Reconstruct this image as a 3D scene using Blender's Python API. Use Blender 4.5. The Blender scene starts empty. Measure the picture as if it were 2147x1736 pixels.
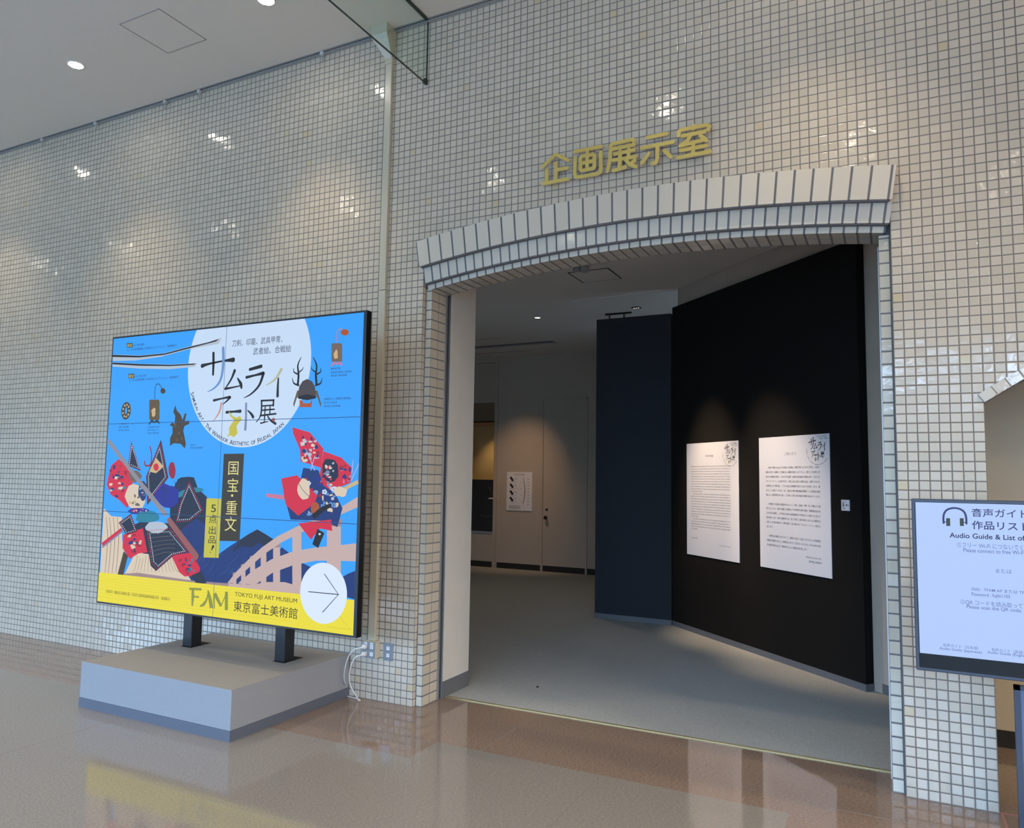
import bpy, bmesh, math, random
from mathutils import Vector, Matrix, geometry
random.seed(7)
SC = bpy.context.scene
COL = SC.collection
PI = math.pi

# ------------------------------------------------------------------ camera
IMG_W, IMG_H = 2147, 1736
FPX = 1576.7
YAW, PITCH, ROLL = 0.4685, 0.0862, 0.0160
CAM = Vector((-0.4231, -4.4606, 1.5757))
_fw = Vector((-math.sin(YAW) * math.cos(PITCH), math.cos(YAW) * math.cos(PITCH), math.sin(PITCH)))
_r0 = Vector((math.cos(YAW), math.sin(YAW), 0))
_u0 = _r0.cross(_fw)
RGT = _r0 * math.cos(ROLL) + _u0 * math.sin(ROLL)
UPV = _u0 * math.cos(ROLL) - _r0 * math.sin(ROLL)
cam_data = bpy.data.cameras.new('camera')
cam_data.sensor_fit = 'HORIZONTAL'
cam_data.sensor_width = 36.0
cam_data.lens = 36.0 * FPX / IMG_W
cam_data.clip_start = 0.05
cam = bpy.data.objects.new('camera', cam_data)
COL.objects.link(cam)
cam.matrix_world = Matrix(((RGT.x, UPV.x, -_fw.x, CAM.x), (RGT.y, UPV.y, -_fw.y, CAM.y), (RGT.z, UPV.z, -_fw.z, CAM.z), (0, 0, 0, 1)))
SC.camera = cam

# ------------------------------------------------------------------ world, exposure
SKY = 20.0
SC.view_settings.view_transform = 'Standard'
SC.view_settings.look = 'None'
SC.view_settings.gamma = 1.0
SC.view_settings.exposure = 0.0
SC.view_settings.use_curve_mapping = False
world = bpy.data.worlds.new('daylight')
SC.world = world
world.use_nodes = True
_wn, _wl = world.node_tree.nodes, world.node_tree.links
_bg = _wn['Background']
# blue daylight sky: paler at the horizon, deeper above
_wtc = _wn.new('ShaderNodeTexCoord')
_wsp = _wn.new('ShaderNodeSeparateXYZ')
_wl.new(_wtc.outputs['Generated'], _wsp.inputs[0])
_wr = _wn.new('ShaderNodeValToRGB')
_we = _wr.color_ramp.elements
_we[0].position, _we[1].position = 0.0, 0.5
_we[0].color = (0.48, 0.70, 1.0, 1)
_we[1].color = (0.32, 0.56, 1.0, 1)
_wl.new(_wsp.outputs[2], _wr.inputs[0])
_wl.new(_wr.outputs[0], _bg.inputs[0])
_bg.inputs[1].default_value = SKY
SC.cycles.use_denoising = True
SC.cycles.use_adaptive_sampling = True
SC.cycles.adaptive_threshold = 0.015
SC.cycles.max_bounces = 8
SC.cycles.diffuse_bounces = 6
SC.cycles.glossy_bounces = 4
SC.cycles.transmission_bounces = 6
SC.cycles.transparent_max_bounces = 12
SC.cycles.caustics_reflective = False
SC.cycles.caustics_refractive = False
SC.cycles.sample_clamp_indirect = 4.0

ROOM_Y = -10.5           # the window side of the lobby
ROOM_X0, ROOM_X1 = -22.0, 11.0
CEIL = 4.976
WIN = [(-21.0 + i * 2.8, -21.0 + i * 2.8 + 2.6) for i in range(10)]   # window bays
WIN_Z0, WIN_Z1 = 0.0, 3.9
# light portals in the window bays: they only guide the sky's own light
for _i, (_a, _b) in enumerate(WIN):
    ld = bpy.data.lights.new('window_portal', 'AREA')
    ld.shape = 'RECTANGLE'
    ld.size, ld.size_y = _b - _a, WIN_Z1 - WIN_Z0
    ld.cycles.is_portal = True
    lo = bpy.data.objects.new('window_portal', ld)
    COL.objects.link(lo)
    lo.location = ((_a + _b) / 2, ROOM_Y - 0.02, (WIN_Z0 + WIN_Z1) / 2)
    lo.rotation_euler = (PI / 2, 0, 0)


# ------------------------------------------------------------------ pixel rays onto real planes
def ray(px, py):
    return _fw + RGT * ((px - IMG_W / 2) / FPX) - UPV * ((py - IMG_H / 2) / FPX)


def on_y(px, py, y):
    d = ray(px, py)
    return CAM + d * ((y - CAM.y) / d.y)


# ------------------------------------------------------------------ materials
def lin(c):
    return tuple((v / 255 / 12.92) if v / 255 <= 0.04045 else ((v / 255 + 0.055) / 1.055) ** 2.4 for v in c)


MATS = {}


def new_mat(name):
    m = bpy.data.materials.new(name)
    m.use_nodes = True
    return m, m.node_tree.nodes, m.node_tree.links


def pbr(name, rgb, rough=0.6, metal=0.0, spec=0.5, noise=0.0, nscale=40.0, bump=0.0, bscale=60.0, srgb=True):
    if name in MATS:
        return MATS[name]
    m, N, L = new_mat(name)
    b = N['Principled BSDF']
    c = lin(rgb) if srgb else rgb
    b.inputs['Base Color'].default_value = (*c, 1)
    b.inputs['Roughness'].default_value = rough
    b.inputs['Metallic'].default_value = metal
    b.inputs['Specular IOR Level'].default_value = spec
    if noise or bump:
        tc = N.new('ShaderNodeTexCoord')
    if noise:
        nz = N.new('ShaderNodeTexNoise')
        nz.inputs['Scale'].default_value = nscale
        nz.inputs['Detail'].default_value = 3
        L.new(tc.outputs['Object'], nz.inputs['Vector'])
        mr = N.new('ShaderNodeMapRange')
        mr.inputs['From Min'].default_value = 0.25
        mr.inputs['From Max'].default_value = 0.75
        mr.inputs['To Min'].default_value = 1 - noise
        mr.inputs['To Max'].default_value = 1 + noise
        L.new(nz.outputs['Fac'], mr.inputs['Value'])
        mx = N.new('ShaderNodeVectorMath')
        mx.operation = 'SCALE'
        mx.inputs[0].default_value = c
        L.new(mr.outputs[0], mx.inputs['Scale'])
        L.new(mx.outputs[0], b.inputs['Base Color'])
    if bump:
        nb = N.new('ShaderNodeTexNoise')
        nb.inputs['Scale'].default_value = bscale
        nb.inputs['Detail'].default_value = 4
        L.new(tc.outputs['Object'], nb.inputs['Vector'])
        bp = N.new('ShaderNodeBump')
        bp.inputs['Strength'].default_value = 1.0
        bp.inputs['Distance'].default_value = bump
        L.new(nb.outputs['Fac'], bp.inputs['Height'])
        L.new(bp.outputs[0], b.inputs['Normal'])
    MATS[name] = m
    return m


def glow(name, rgb, strength=1.0, gloss=False):
    """a lit display colour or a lamp"""
    if name in MATS:
        return MATS[name]
    m, N, L = new_mat(name)
    c = lin(rgb)
    b = N['Principled BSDF']
    b.inputs['Base Color'].default_value = (0.004, 0.004, 0.004, 1)
    b.inputs['Roughness'].default_value = 0.35
    b.inputs['Specular IOR Level'].default_value = 0.15 if not gloss else 0.5
    b.inputs['Emission Color'].default_value = (*c, 1)
    b.inputs['Emission Strength'].default_value = strength
    MATS[name] = m
    return m


def tile_mat(name, pu, pv, gw, gh, tile, grout, rough=0.09, ou=0.0, ov=0.0, vary=0.07, tilt=0.034, wob=0.016, odd=0.004, wear=0.0, spec=0.5):
    """glazed tiles laid on UVs in metres: every tile has its own tint, its own slight tilt and soft wavy glaze"""
    m, N, L = new_mat(name)
    b = N['Principled BSDF']

    def mth(op, a, bb=None, c=None):
        n = N.new('ShaderNodeMath')
        n.operation = op
        for k, v in enumerate((a, bb, c)):
            if v is None:
                continue
            if isinstance(v, (int, float)):
                n.inputs[k].default_value = v
            else:
                L.new(v, n.inputs[k])
        return n.outputs[0]
    uv = N.new('ShaderNodeUVMap')
    sp = N.new('ShaderNodeSeparateXYZ')
    L.new(uv.outputs[0], sp.inputs[0])
    u = mth('DIVIDE', mth('ADD', sp.outputs[0], ou), pu)
    v = mth('DIVIDE', mth('ADD', sp.outputs[1], ov), pv)
    fu, fv = mth('FRACT', u), mth('FRACT', v)
    iu, iv = mth('FLOOR', u), mth('FLOOR', v)
    du = mth('SUBTRACT', mth('MULTIPLY', mth('MINIMUM', fu, mth('SUBTRACT', 1.0, fu)), pu), gw / 2)
    dv = mth('SUBTRACT', mth('MULTIPLY', mth('MINIMUM', fv, mth('SUBTRACT', 1.0, fv)), pv), gh / 2)
    d = mth('MINIMUM', du, dv)                       # metres from the tile's edge
    mask = mth('GREATER_THAN', d, 0.0)
    cv = N.new('ShaderNodeCombineXYZ')
    L.new(iu, cv.inputs[0])
    L.new(iv, cv.inputs[1])
    wn = N.new('ShaderNodeTexWhiteNoise')
    wn.noise_dimensions = '3D'
    L.new(cv.outputs[0], wn.inputs['Vector'])
    rs = N.new('ShaderNodeSeparateColor')
    L.new(wn.outputs['Color'], rs.inputs[0])
    r1, r2, r3 = rs.outputs[0], rs.outputs[1], rs.outputs[2]
    # tint per tile
    cr = N.new('ShaderNodeValToRGB')
    base = lin(tile)
    cr.color_ramp.interpolation = 'LINEAR'
    e = cr.color_ramp.elements
    e[0].position = 0.0
    e[0].color = (base[0] * (1 - vary), base[1] * (1 - vary), base[2] * (1 - vary * 1.5), 1)
    e[1].position = 1.0
    e[1].color = (base[0] * (1 + vary * .6), base[1] * (1 + vary * .6), base[2] * (1 + vary * .4), 1)
    k = cr.color_ramp.elements.new(0.5)
    k.color = (base[0], base[1] * 0.985, base[2] * 0.97, 1)
    L.new(r3, cr.inputs[0])
    oddm = mth('GREATER_THAN', mth('FRACT', mth('MULTIPLY', r3, 37.0)), 1 - odd)
    mxo = N.new('ShaderNodeMix')
    mxo.data_type = 'RGBA'
    L.new(oddm, mxo.inputs['Factor'])
    L.new(cr.outputs[0], mxo.inputs['A'])
    mxo.inputs['B'].default_value = (base[0] * 1.0, base[1] * .93, base[2] * .74, 1)
    # patches of grime on the grout
    tc = N.new('ShaderNodeTexCoord')
    gz = N.new('ShaderNodeTexNoise')
    gz.inputs['Scale'].default_value = 1.6
    gz.inputs['Detail'].default_value = 4
    L.new(tc.outputs['Object'], gz.inputs['Vector'])
    gs = mth('MULTIPLY_ADD', gz.outputs['Fac'], 0.9, 0.55)
    gv = N.new('ShaderNodeVectorMath')
    gv.operation = 'SCALE'
    gv.inputs[0].default_value = lin(grout)
    L.new(gs, gv.inputs['Scale'])
    mc = N.new('ShaderNodeMix')
    mc.data_type = 'RGBA'
    L.new(mask, mc.inputs['Factor'])
    L.new(gv.outputs[0], mc.inputs['A'])
    L.new(mxo.outputs['Result'], mc.inputs['B'])
    L.new(mc.outputs['Result'], b.inputs['Base Color'])
    ro = mth('MULTIPLY_ADD', mask, rough - 0.85, 0.85)
    L.new(ro, b.inputs['Roughness'])
    b.inputs['Specular IOR Level'].default_value = spec
    # relief: rounded edge, tilt, wavy glaze
    edge = N.new('ShaderNodeMapRange')
    edge.interpolation_type = 'SMOOTHSTEP'
    L.new(d, edge.inputs['Value'])
    edge.inputs['From Min'].default_value = -0.0005
    edge.inputs['From Max'].default_value = 0.0035
    edge.inputs['To Min'].default_value = 0
    edge.inputs['To Max'].default_value = 0.0016
    tu = mth('MULTIPLY', mth('MULTIPLY', mth('SUBTRACT', r1, 0.5), mth('SUBTRACT', fu, 0.5)), tilt * pu)
    tv = mth('MULTIPLY', mth('MULTIPLY', mth('SUBTRACT', r2, 0.5), mth('SUBTRACT', fv, 0.5)), tilt * pv)
    wz = N.new('ShaderNodeTexNoise')
    wz.inputs['Scale'].default_value = 45
    wz.inputs['Detail'].default_value = 1
    L.new(tc.outputs['Object'], wz.inputs['Vector'])
    w = mth('MULTIPLY', wz.outputs['Fac'], wob * 0.03)
    h = mth('ADD', mth('ADD', edge.outputs[0], w), mth('ADD', tu, tv))
    bp = N.new('ShaderNodeBump')
    bp.inputs['Strength'].default_value = 1.0
    bp.inputs['Distance'].default_value = 1.0
    L.new(h, bp.inputs['Height'])
    L.new(bp.outputs[0], b.inputs['Normal'])
    MATS[name] = m
    return m


TILE = (198, 188, 171)
GROUT = (118, 112, 108)
PU = 0.0502          # field tile pitch, sideways
PV = 0.0500          # and upwards
M_field = tile_mat('field_tile', PU, PV, 0.0055, 0.0055, TILE, GROUT)
M_jamb = tile_mat('jamb_tile', 10.0, 0.0695, 0.0, 0.008, (196, 190, 174), (112, 112, 116), tilt=0.03, odd=0.0)
M_reveal = tile_mat('reveal_tile', 0.0925, 0.0695, 0.004, 0.008, (196, 190, 176), (112, 112, 116), tilt=0.02, odd=0.0)
M_ring_big = tile_mat('arch_tile_large', 0.0985, 10.0, 0.012, 0.0, (206, 198, 182), (104, 104, 108), rough=0.33, tilt=0.004, wob=0.002, odd=0.0, vary=0.03)
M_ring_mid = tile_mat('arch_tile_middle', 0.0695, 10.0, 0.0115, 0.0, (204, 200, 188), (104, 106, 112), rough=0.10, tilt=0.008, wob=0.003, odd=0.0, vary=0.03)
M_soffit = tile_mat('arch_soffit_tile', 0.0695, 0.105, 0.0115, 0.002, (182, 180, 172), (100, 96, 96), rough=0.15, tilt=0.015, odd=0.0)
M_grout = pbr('plain_grout', (110, 110, 114), 0.85)
M_ceil = pbr('ceiling_plaster', (229, 223, 212), 0.9, noise=0.07, nscale=260, bump=0.002, bscale=240)
M_white = pbr('white_paint', (206, 203, 196), 0.7, noise=0.02, nscale=8)
M_greywall = pbr('grey_paint', (180, 168, 154), 0.75, noise=0.02, nscale=8)
M_darkceil = pbr('gallery_ceiling_paint', (204, 194, 182), 0.9)
M_black = pbr('black_cloth_panel', (29, 27, 25), 0.95, noise=0.1, nscale=220, spec=0.1)
M_navy = pbr('navy_cloth_panel', (50, 53, 58), 0.95, noise=0.08, nscale=220, spec=0.1)
M_base = pbr('grey_vinyl_base', (100, 102, 106), 0.6)
M_baseblack = pbr('black_vinyl_base', (28, 26, 25), 0.6)
M_plast = pbr('black_plastic', (16, 16, 18), 0.35)
M_postblack = pbr('black_steel', (22, 23, 27), 0.4)
M_alu = pbr('aluminium', (190, 192, 196), 0.35, metal=0.8)
M_rail = pbr('painted_rail', (150, 150, 150), 0.5)
M_slot = pbr('dark_slot', (20, 20, 20), 0.9)
M_duct = pbr('cream_plastic_duct', (190, 184, 164), 0.28)
M_gold = pbr('gold_metal', (218, 194, 112), 0.38, metal=0.8)
M_goldside = pbr('letter_edge', (205, 196, 176), 0.4)
M_plate = pbr('steel_plate', (150, 154, 160), 0.35, metal=0.6)
M_wplast = pbr('white_plastic', (225, 225, 222), 0.4)
M_ink = pbr('black_ink', (26, 24, 30), 0.7)
M_inksoft = pbr('grey_ink', (96, 88, 92), 0.8)
M_paper = pbr('white_sign_board', (226, 226, 232), 0.55)
M_brass = pbr('brass_strip', (190, 170, 120), 0.35, metal=0.7)


def floor_mat(name, rgb, rough, spk=0.13, wave=0.0005, spec=0.5, scale=170, stretch=0.5):
    m, N, L = new_mat(name)
    b = N['Principled BSDF']
    c = lin(rgb)
    tc = N.new('ShaderNodeTexCoord')
    mp = N.new('ShaderNodeMapping')
    mp.inputs['Scale'].default_value = (stretch, 1, 1)
    L.new(tc.outputs['Object'], mp.inputs[0])
    n1 = N.new('ShaderNodeTexNoise')
    n1.inputs['Scale'].default_value = scale
    n1.inputs['Detail'].default_value = 2
    L.new(mp.outputs[0], n1.inputs['Vector'])
    r = N.new('ShaderNodeValToRGB')
    e = r.color_ramp.elements
    e[0].position, e[1].position = 0.34, 0.68
    e[0].color = (*[x * (1 - spk) for x in c], 1)
    e[1].color = (*[min(1, x * (1 + spk * 1.3)) for x in c], 1)
    L.new(n1.outputs['Fac'], r.inputs[0])
    L.new(r.outputs[0], b.inputs['Base Color'])
    n2 = N.new('ShaderNodeTexNoise')
    n2.inputs['Scale'].default_value = 7
    n2.inputs['Detail'].default_value = 3
    L.new(tc.outputs['Object'], n2.inputs['Vector'])
    bp = N.new('ShaderNodeBump')
    bp.inputs['Distance'].default_value = wave
    bp.inputs['Strength'].default_value = 1
    L.new(n2.outputs['Fac'], bp.inputs['Height'])
    L.new(bp.outputs[0], b.inputs['Normal'])
    b.inputs['Roughness'].default_value = rough
    b.inputs['Specular IOR Level'].default_value = spec
    MATS[name] = m
    return m


M_fcream = floor_mat('cream_vinyl_floor', (136, 129, 120), 0.08, spk=0.13, spec=0.38, scale=130)
M_fbrown = floor_mat('brown_vinyl_floor', (134, 115, 101), 0.045, spk=0.2, scale=130, wave=0.0003)
M_carpet = floor_mat('grey_green_carpet', (164, 166, 162), 0.95, spk=0.22, wave=0.001, spec=0.05, scale=260, stretch=1)
M_seam = pbr('floor_seam', (136, 126, 117), 0.2)


# ------------------------------------------------------------------ mesh builder
class MB:
    def __init__(s):
        s.v, s.f, s.m, s.uv, s.mats, s.smooth = [], [], [], [], [], []

    def mi(s, mat):
        if mat not in s.mats:
            s.mats.append(mat)
        return s.mats.index(mat)

    def face(s, pts, mat, uvs=None, smooth=False):
        b = len(s.v)
        s.v += [tuple(p) for p in pts]
        s.f.append(list(range(b, b + len(pts))))
        s.m.append(s.mi(mat))
        s.uv.append(uvs)
        s.smooth.append(smooth)

    def box(s, x0, x1, y0, y1, z0, z1, mat):
        def uvof(pts, ax):
            a, c = [(1, 2), (0, 2), (0, 1)][ax]
            return [(p[a], p[c]) for p in pts]
        P = [(x0, y0, z0), (x1, y0, z0), (x1, y1, z0), (x0, y1, z0), (x0, y0, z1), (x1, y0, z1), (x1, y1, z1), (x0, y1, z1)]
        for idx, ax in (((0, 1, 5, 4), 1), ((2, 3, 7, 6), 1), ((1, 2, 6, 5), 0), ((3, 0, 4, 7), 0), ((4, 5, 6, 7), 2), ((3, 2, 1, 0), 2)):
            pts = [P[i] for i in idx]
            s.face(pts, mat, uvof(pts, ax))

    def tube(s, pts, r, mat, n=10, cap=True):
        pts = [Vector(p) for p in pts]
        rings = []
        up = Vector((0, 0, 1))
        for i, p in enumerate(pts):
            t = (pts[min(i + 1, len(pts) - 1)] - pts[max(i - 1, 0)]).normalized()
            a = t.cross(up)
            if a.length < 1e-3:
                a = t.cross(Vector((1, 0, 0)))
            a.normalize()
            bb = t.cross(a)
            rr = r[i] if isinstance(r, (list, tuple)) else r
            rings.append([p + a * math.cos(2 * PI * k / n) * rr + bb * math.sin(2 * PI * k / n) * rr for k in range(n)])
        b = len(s.v)
        for g in rings:
            s.v += [tuple(q) for q in g]
        mi = s.mi(mat)
        for i in range(len(rings) - 1):
            for k in range(n):
                s.f.append([b + i * n + k, b + i * n + (k + 1) % n, b + (i + 1) * n + (k + 1) % n, b + (i + 1) * n + k])
                s.m.append(mi)
                s.uv.append(None)
                s.smooth.append(True)
        if cap:
            for i in (0, len(rings) - 1):
                s.f.append([b + i * n + k for k in range(n)])
                s.m.append(mi)
                s.uv.append(None)
                s.smooth.append(False)

    def lathe(s, c, prof, mat, axis='z', n=24):
        """prof: list of (radius, height) around a point along an axis"""
        b = len(s.v)
        for r, h in prof:
            for k in range(n):
                a = 2 * PI * k / n
                x, y = r * math.cos(a), r * math.sin(a)
                p = {'z': (x, y, h), 'y': (x, h, y), 'x': (h, x, y)}[axis]
                s.v.append((c[0] + p[0], c[1] + p[1], c[2] + p[2]))
        mi = s.mi(mat)
        for i in range(len(prof) - 1):
            for k in range(n):
                s.f.append([b + i * n + k, b + i * n + (k + 1) % n, b + (i + 1) * n + (k + 1) % n, b + (i + 1) * n + k])
                s.m.append(mi)
                s.uv.append(None)
                s.smooth.append(True)
        for i in (0, len(prof) - 1):
            if prof[i][0] > 1e-6:
                s.f.append([b + i * n + k for k in range(n)])
                s.m.append(mi)
                s.uv.append(None)
                s.smooth.append(False)

    def build(s, name, parent=None, loc=None, bevel=0.0, recalc=True, rot=None):
        me = bpy.data.meshes.new(name)
        me.from_pydata(s.v, [], s.f)
        for m in s.mats:
            me.materials.append(m)
        for i, p in enumerate(me.polygons):
            p.material_index = s.m[i]
            p.use_smooth = s.smooth[i]
        if any(u is not None for u in s.uv):
            ul = me.uv_layers.new(name='UVMap')
            for p, u in zip(me.polygons, s.uv):
                if u is not None:
                    for li, q in zip(p.loop_indices, u):
                        ul.data[li].uv = q
        if recalc:
            bm = bmesh.new()
            bm.from_mesh(me)
            bmesh.ops.remove_doubles(bm, verts=bm.verts, dist=1e-5)
            bmesh.ops.recalc_face_normals(bm, faces=bm.faces)
            bm.to_mesh(me)
            bm.free()
        o = bpy.data.objects.new(name, me)
        COL.objects.link(o)
        if parent is not None:
            o.parent = parent
            if loc is None and parent.type == 'EMPTY':
                # meshes are written in world coordinates: keep them there
                o.matrix_parent_inverse = parent.matrix_world.inverted()
            elif loc is None:
                o.matrix_parent_inverse = parent.matrix_world.inverted()
        if loc is not None:
            o.location = loc
        if rot is not None:
            o.rotation_euler = rot
        if bevel:
            md = o.modifiers.new('bevel', 'BEVEL')
            md.width = bevel
            md.segments = 2
            md.limit_method = 'ANGLE'
        return o


def tag(o, label=None, cat=None, group=None, kind=None):
    for k, v in (('label', label), ('category', cat), ('group', group), ('kind', kind)):
        if v:
            o[k] = v
    return o


def thing(name, loc, label, cat, group=None):
    o = bpy.data.objects.new(name, None)
    o.empty_display_size = 0.05
    COL.objects.link(o)
    o.location = loc
    bpy.context.view_layer.update()
    return tag(o, label, cat, group)


def struct(o):
    o['kind'] = 'structure'
    return o


def copy_thing(o, loc, parent=None):
    c = o.copy()
    COL.objects.link(c)
    if parent is not None:
        c.parent = parent
        c.matrix_parent_inverse = o.matrix_parent_inverse.copy()
    else:
        c.location = loc
    for ch in o.children:
        copy_thing(ch, None, c)
    return c


# ------------------------------------------------------------------ lettering and flat graphics on a sheet
_text_cache = {}


def text_polys(s, bold=0.0):
    key = (s, bold)
    if key in _text_cache:
        return _text_cache[key]
    cu = bpy.data.curves.new('lettering', 'FONT')
    cu.body = s
    cu.size = 1.0
    cu.resolution_u = 3
    cu.fill_mode = 'FRONT'
    cu.offset = bold
    ob = bpy.data.objects.new('lettering', cu)
    COL.objects.link(ob)
    dg = bpy.context.evaluated_depsgraph_get()
    me = bpy.data.meshes.new_from_object(ob.evaluated_get(dg))
    vs = [(v.co.x, v.co.y) for v in me.vertices]
    fs = [list(p.vertices) for p in me.polygons]
    COL.objects.unlink(ob)
    bpy.data.objects.remove(ob)
    bpy.data.curves.remove(cu)
    bpy.data.meshes.remove(me)
    if vs:
        bb = (min(v[0] for v in vs), max(v[0] for v in vs), min(v[1] for v in vs), max(v[1] for v in vs))
    else:
        bb = (0, 1, 0, 1)
    _text_cache[key] = (vs, fs, bb)
    return _text_cache[key]


class Sheet:
    """a flat printed or lit surface: origin o, right u, up v, facing n; graphics are thin layers on it"""

    def __init__(s, o, u, v, n, step=0.0002):
        s.o, s.u, s.v, s.n = Vector(o), Vector(u).normalized(), Vector(v).normalized(), Vector(n).normalized()
        s.mb = MB()
        s.step = step

    def w(s, a, b, lay):
        return s.o + s.u * a + s.v * b + s.n * (s.step * lay)

    def px(s, x, y):
        d = ray(x, y)
        t = (s.o - CAM).dot(s.n) / d.dot(s.n)
        q = CAM + d * t - s.o
        return (q.dot(s.u), q.dot(s.v))

    def poly(s, pts, mat, lay=1):
        tris = geometry.tessellate_polygon([[Vector((p[0], p[1], 0)) for p in pts]])
        for t in tris:
            s.mb.face([s.w(pts[i][0], pts[i][1], lay) for i in t], mat)

    def rect(s, a0, a1, b0, b1, mat, lay=1):
        s.mb.face([s.w(a0, b0, lay), s.w(a1, b0, lay), s.w(a1, b1, lay), s.w(a0, b1, lay)], mat)

    def ell(s, c, ra, rb, mat, lay=1, n=48):
        s.mb.face([s.w(c[0] + ra * math.cos(2 * PI * k / n), c[1] + rb * math.sin(2 * PI * k / n), lay) for k in range(n)], mat)

    def stroke(s, pts, wid, mat, lay=2, smooth=True, ends=True):
        """brush stroke: points and half widths in sheet units"""
        if not isinstance(wid, (list, tuple)):
            wid = [wid] * len(pts)
        P, W = list(pts), list(wid)
        if smooth and len(P) > 2:
            Q, V = [], []
            for i in range(len(P) - 1):
                p0, p1, p2, p3 = P[max(i - 1, 0)], P[i], P[i + 1], P[min(i + 2, len(P) - 1)]
                for k in range(6):
                    t = k / 6
                    Q.append(tuple(0.5 * (2 * p1[j] + (p2[j] - p0[j]) * t + (2 * p0[j] - 5 * p1[j] + 4 * p2[j] - p3[j]) * t * t + (3 * p1[j] - p0[j] - 3 * p2[j] + p3[j]) * t ** 3) for j in (0, 1)))
                    V.append(W[i] * (1 - t) + W[i + 1] * t)
            P, W = Q + [P[-1]], V + [W[-1]]
        Lp, Rp = [], []
        for i, p in enumerate(P):
            a, b = P[max(i - 1, 0)], P[min(i + 1, len(P) - 1)]
            dx, dy = b[0] - a[0], b[1] - a[1]
            l = math.hypot(dx, dy) or 1
            nx, ny = -dy / l, dx / l
            Lp.append((p[0] + nx * W[i], p[1] + ny * W[i]))
            Rp.append((p[0] - nx * W[i], p[1] - ny * W[i]))
        for i in range(len(P) - 1):
            s.mb.face([s.w(*Lp[i], lay), s.w(*Lp[i + 1], lay), s.w(*Rp[i + 1], lay), s.w(*Rp[i], lay)], mat)
        if ends:
            for i in (0, -1):
                s.ell(P[i], W[i], W[i], mat, lay + 0.2, 12)

    def text(s, body, ca, cb, width, height, mat, lay=3, bold=0.0, rot=0.0, shear=0.0):
        """lettering fitted into a box centred on (ca, cb)"""
        vs, fs, bb = text_polys(body, bold)
        sx = width / max(bb[1] - bb[0], 1e-6) if width else None
        sy = height / max(bb[3] - bb[2], 1e-6) if height else None
        sx = sx or sy
        sy = sy or sx
        mx, my = (bb[0] + bb[1]) / 2, (bb[2] + bb[3]) / 2
        c, sn = math.cos(rot), math.sin(rot)
        out = []
        for x, y in vs:
            X, Y = (x - mx) * sx, (y - my) * sy
            X += shear * Y
            out.append(s.w(ca + X * c - Y * sn, cb + X * sn + Y * c, lay))
        b = len(s.mb.v)
        s.mb.v += [tuple(p) for p in out]
        mi = s.mb.mi(mat)
        for f in fs:
            s.mb.f.append([b + i for i in f])
            s.mb.m.append(mi)
            s.mb.uv.append(None)
            s.mb.smooth.append(False)

    def text_px(s, body, cx, cy, wpx, hpx, mat, lay=3, bold=0.0):
        c = s.px(cx, cy)
        l, r = s.px(cx - wpx / 2, cy), s.px(cx + wpx / 2, cy)
        t, b = s.px(cx, cy - hpx / 2), s.px(cx, cy + hpx / 2)
        s.text(body, c[0], c[1], (r[0] - l[0]) if wpx else None, (t[1] - b[1]) if hpx else None, mat, lay, bold)

    def build(s, name, parent=None):
        return s.mb.build(name, parent, recalc=False)


def zm(s, ox, oy):
    """a measuring window on the photograph: scale and corner"""
    return lambda X, Y: (ox + X / s, oy + Y / s)


# ================================================================== STRUCTURE
# ---- arch geometry (one shallow circle)
AX, AZ = -1.835, -7.0
X_L, X_R = -3.4136, -0.4016             # field wall opening
J_L, J_R = -3.360, -0.460             # jamb opening
W2_X0, W2_X1, W2_SPR = 0.0, 2.6, 2.0  # second arched opening


def arc_pts(r, a0, a1, n):
    return [(AX + r * math.sin(a0 + (a1 - a0) * k / n), AZ + r * math.cos(a0 + (a1 - a0) * k / n)) for k in range(n + 1)]


def ang(x, r):
    return math.asin((x - AX) / r)


def arc2(off, n=14):
    """second opening's arch, springing at z=2, rising over 2.6 m"""
    c, rise = (W2_X1 - W2_X0) / 2, 0.42
    R = (c * c + rise * rise) / (2 * rise)
    cx, cz = W2_X0 + c, W2_SPR + rise - R
    am = math.asin(c / R)
    return [(cx + (R + off) * math.sin(-am + 2 * am * k / n), cz + (R + off) * math.cos(-am + 2 * am * k / n)) for k in range(n + 1)]


def prism(mb, outline, y0, y1, mat_front, mat_side, mat_back, open_edges=()):
    """outline in (x, z), extruded from y0 to y1; sides carry (y, z) or (x, y) UVs"""
    tris = geometry.tessellate_polygon([[Vector((p[0], p[1], 0)) for p in outline]])
    for t in tris:
        mb.face([(outline[i][0], y0, outline[i][1]) for i in t], mat_front, [(outline[i][0], outline[i][1]) for i in t])
        mb.face([(outline[i][0], y1, outline[i][1]) for i in reversed(t)], mat_back, [(outline[i][0], outline[i][1]) for i in reversed(t)])
    n = len(outline)
    for i in range(n):
        if i in open_edges:
            continue
        a, b = outline[i], outline[(i + 1) % n]
        if abs(a[0] - b[0]) < abs(a[1] - b[1]):
            uv = [(y0, a[1]), (y1, a[1]), (y1, b[1]), (y0, b[1])]
        else:
            uv = [(a[0], y0), (a[0], y1), (b[0], y1), (b[0], y0)]
        mb.face([(a[0], y0, a[1]), (a[0], y1, a[1]), (b[0], y1, b[1]), (b[0], y0, b[1])], mat_side, uv)


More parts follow.
